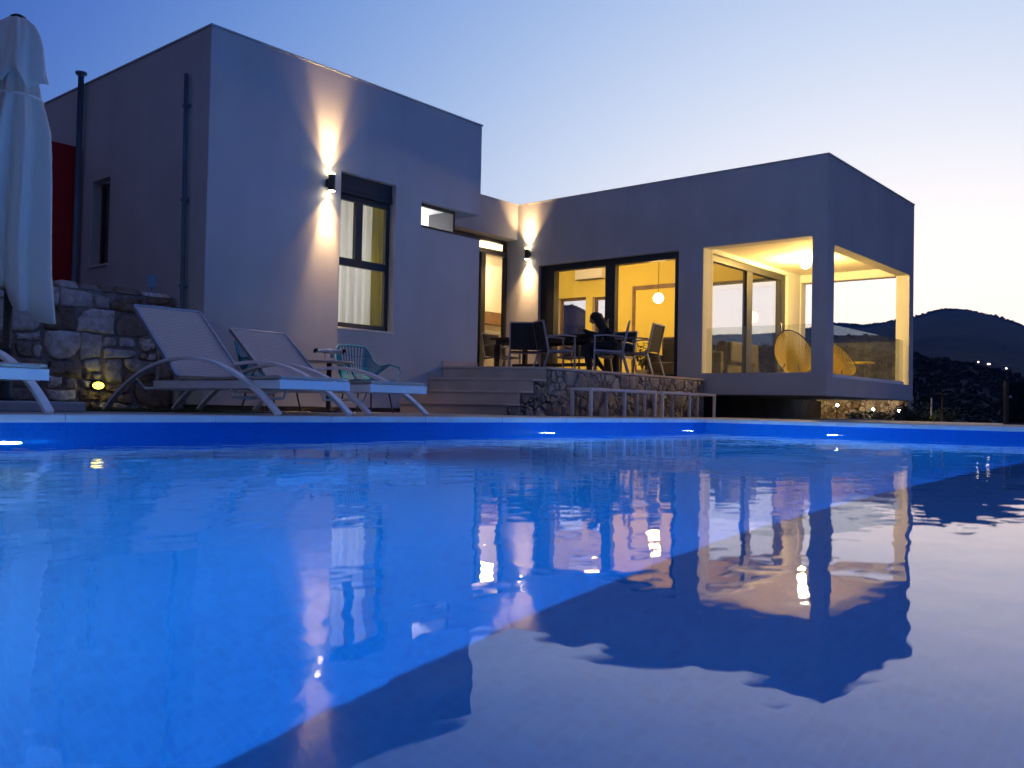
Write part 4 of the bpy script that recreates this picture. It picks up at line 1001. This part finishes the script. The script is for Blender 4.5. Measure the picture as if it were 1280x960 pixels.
fr_ = MB(); fr_.box(0,.05,0,.05,0,.62); fr_.box(1.5,1.55,0,.05,0,.62); fr_.box(.05,1.5,.005,.045,.0,.03); fr_.obj('frame', M['dark_alu'], t); MB().box(.05,1.5,.02,.03,.03,.61).obj('glass_panel', M['darkglass'], t); MB().ball((.06,-.02,.40), .02, 8).obj('clamp', M['steel'], t)

# ------------------------------------------------------------------ hills
E1 = [(-180,.6),(-60,.6),(-36,3.6),(-30,4.4),(-21,4.2),(-19.5,4.75),(-14,4.7),(-9,3.6),(0,1.2),(8,1.4),(10.7,2.07),(13.04,2.83),(14.67,3.2),(16.23,3.53),(20,3.9),(40,4.2),(70,3.2),(110,1.5),(180,.6)]
E2 = [(-180,2.0),(-90,2.2),(-60,2.8),(-40,3.0),(-25,3.4),(-12,3.1),(0,3.7),(6,4.4),(10.68,5.08),(11.46,5.41),(12.25,5.7),(13.26,5.96),(13.87,6.06),(14.78,6.09),(15.53,5.97),(16.25,5.71),(17.23,5.55),(18.1,5.38),(18.98,5.25),(19.87,5.35),(20.64,5.36),(24,4.8),(31,4.5),(33.5,5.4),(36.6,6.5),(50,6.0),(75,4.5),(110,3.2),(180,2.0)]
def interp(T, a):
    for (a0, v0), (a1, v1) in zip(T, T[1:]):
        if a0 <= a <= a1: return v0+(v1-v0)*(a-a0)/(a1-a0)
    return T[-1][1]
from mathutils import noise as mn
RS = [26,34,45,60,80,105,135,170,205,240,262,285,330,400,480,570,670,780,900,1020,1140,1260,1380,1470,1530,1600,1750,2000,2400]
def hz(a, r):
    z1 = 262*math.tan(R(interp(E1, a))); z2 = 1500*math.tan(R(interp(E2, a)))
    if r <= 262: f_ = max(0, (r-60)/202); z = -.5-min(1, max(0, (r-26)/60))*4.5*(1-f_) + (z1+.5)*f_**1.3
    elif r <= 400: f_ = (r-262)/138; z = z1-(10+z1*.25)*sin(f_*pi/2)
    elif r <= 1500: f_ = (r-400)/1100; zb_ = z1*.75-10; z = zb_+(z2-zb_)*f_**1.1
    else: z = z2-(r-1500)*.12
    p = Vector((r*cos(R(a)), r*sin(R(a)), 0))
    amp = min(1, max(0, (r-40)/150))
    z += amp*(mn.noise(p*.022)*2.0+mn.noise(p*.008)*3.0)*(.35 if 240 < r < 285 else 1) + (0 if abs(r-1500) > 700 else mn.noise(p*.02)*2.0)
    return z
azs = []; a = -180
while a < 180: azs.append(a); a += .28 if 5 <= a <= 42 else (1.0 if -40 <= a < 60 else 3)
RS2 = []
for r0, r1 in zip(RS, RS[1:]):
    k = 3 if r0 < 1600 else 1
    RS2 += [r0+(r1-r0)*i/k for i in range(k)]
RS2.append(RS[-1])
hl = MB(); nr = len(RS2)
vs = [(CAM.x+r*cos(R(a)), CAM.y+r*sin(R(a)), hz(a, r)) for a in azs for r in RS2]
na = len(azs)
hl.add(vs, [(i*nr+j, i*nr+j+1, ((i+1)%na)*nr+j+1, ((i+1)%na)*nr+j) for i in range(na) for j in range(nr-1)], True)
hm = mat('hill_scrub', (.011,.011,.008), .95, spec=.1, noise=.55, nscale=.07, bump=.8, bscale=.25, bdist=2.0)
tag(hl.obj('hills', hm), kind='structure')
# scrub and trees on the slopes: far too many to count
ico = []; t_ = (1+sqrt(5))/2
for a, b in ((1,t_),(-1,t_),(1,-t_),(-1,-t_)): ico += [(0,a,b),(a,b,0),(b,0,a)]
ico = [Vector(v).normalized() for v in ico]
icf = [(i,j,k) for i in range(12) for j in range(i+1,12) for k in range(j+1,12) if (ico[i]-ico[j]).length < 1.1 and (ico[j]-ico[k]).length < 1.1 and (ico[i]-ico[k]).length < 1.1]
rs = random.Random(17); sb_ = MB()
def blob(a, r, sz):
    x, y = CAM.x+r*cos(R(a)), CAM.y+r*sin(R(a)); z = hz(a, r); j = [rs.uniform(.6,1.25) for _ in ico]; q = rs.uniform(.6,1.1)
    sb_.add([(x+v.x*sz*k, y+v.y*sz*k, z+sz*q*.35+v.z*sz*q*k) for v, k in zip(ico, j)], icf, True)
for _ in range(5200):
    a = rs.uniform(4, 42) if rs.random() < .8 else rs.uniform(-40, 4); r = 70+195*rs.random()**.6
    blob(a, r, rs.uniform(.18,.5)*(1+r/180))
for _ in range(2600):
    a = rs.uniform(6, 40); blob(a, rs.uniform(1440,1505), rs.uniform(.9,2.2))
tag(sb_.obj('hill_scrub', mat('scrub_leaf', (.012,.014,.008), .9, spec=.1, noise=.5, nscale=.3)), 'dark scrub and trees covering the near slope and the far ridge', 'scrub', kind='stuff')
# far lit houses
fem = emit_mat('far_lit_window', (1,.93,.85), 6)
def far_house(label, a, e, wd):
    r_ = 420
    while r_ < 1450 and hz(a, r_)+1.5 < r_*math.tan(R(e)): r_ += 10
    x, y = CAM.x+r_*cos(R(a)), CAM.y+r_*sin(R(a)); z = hz(a, r_)
    t = thing('hill_house', label, 'house', (x, y, z), R(a), 'lit houses on the far hillside')
    k = r_/600
    MB().box(-2.4*k,2.4*k,-3*k,3*k,-3,2.8*k).obj('wall', M['hillwall'], t); MB().box(-2.6*k,2.6*k,-3.2*k,3.2*k,2.8*k+.01,3.0*k).obj('roof', M['concrete'], t)
    MB().box(-2.55*k,-2.41*k,-wd*.7*k,wd*.7*k,1.1*k,1.8*k).obj('window', fem, t)
far_house('left one of the tiny lit houses on the far hillside', 12.92, 2.97, .5)
far_house('far hillside house with the widest lit window', 12.40, 2.88, 1.1)
far_house('right one of the tiny lit houses on the far hillside', 11.53, 2.69, .6)
mt = MB(); ra = R(14.55); mx_, my_ = CAM.x+268*cos(ra), CAM.y+268*sin(ra); mz = hz(14.55, 268)
mt.tube([(mx_,my_,mz-1),(mx_,my_,mz+2.6)], .12, 6); mt.box(mx_-.1,mx_+.1,my_-.6,my_+.6,mz+2.0,mz+2.15)
tag(mt.obj('utility_pole', M['coping']), 'tiny pale pole with a crosspiece on the near hill ridge', 'pole')

# ------------------------------------------------------------------ evening air
hzm = bpy.data.materials.new('evening_haze'); hzm.use_nodes = True; q = hzm.node_tree; q.nodes.clear()
vo = q.nodes.new('ShaderNodeVolumePrincipled'); vo.inputs['Color'].default_value = (.10,.40,1,1); vo.inputs['Density'].default_value = 1.7e-4; vo.inputs['Anisotropy'].default_value = 0
q.links.new(vo.outputs[0], q.nodes.new('ShaderNodeOutputMaterial').inputs['Volume'])
zmin = min(v[2] for v in vs); zmax = max(v[2] for v in vs)
hb_ = MB().box(CAM.x-2420, CAM.x+2420, CAM.y-2420, CAM.y+2420, zmin-1.5, zmax+4).obj('haze', hzm); tag(hb_, kind='stuff'); hb_.display_type = 'WIRE'

# ------------------------------------------------------------------ render settings
sc.view_settings.view_transform = 'Standard'; sc.view_settings.look = 'None'; sc.view_settings.gamma = 1; sc.view_settings.exposure = 0
sc.view_settings.use_curve_mapping = False
cy = sc.cycles
cy.use_denoising = True; cy.max_bounces = 9; cy.diffuse_bounces = 4; cy.glossy_bounces = 5; cy.transmission_bounces = 8; cy.transparent_max_bounces = 16; cy.volume_bounces = 0; cy.volume_step_rate = 10
cy.sample_clamp_indirect = 6; cy.use_adaptive_sampling = True; cy.adaptive_threshold = .015
cy.caustics_reflective = False; cy.caustics_refractive = True; cy.blur_glossy = .5
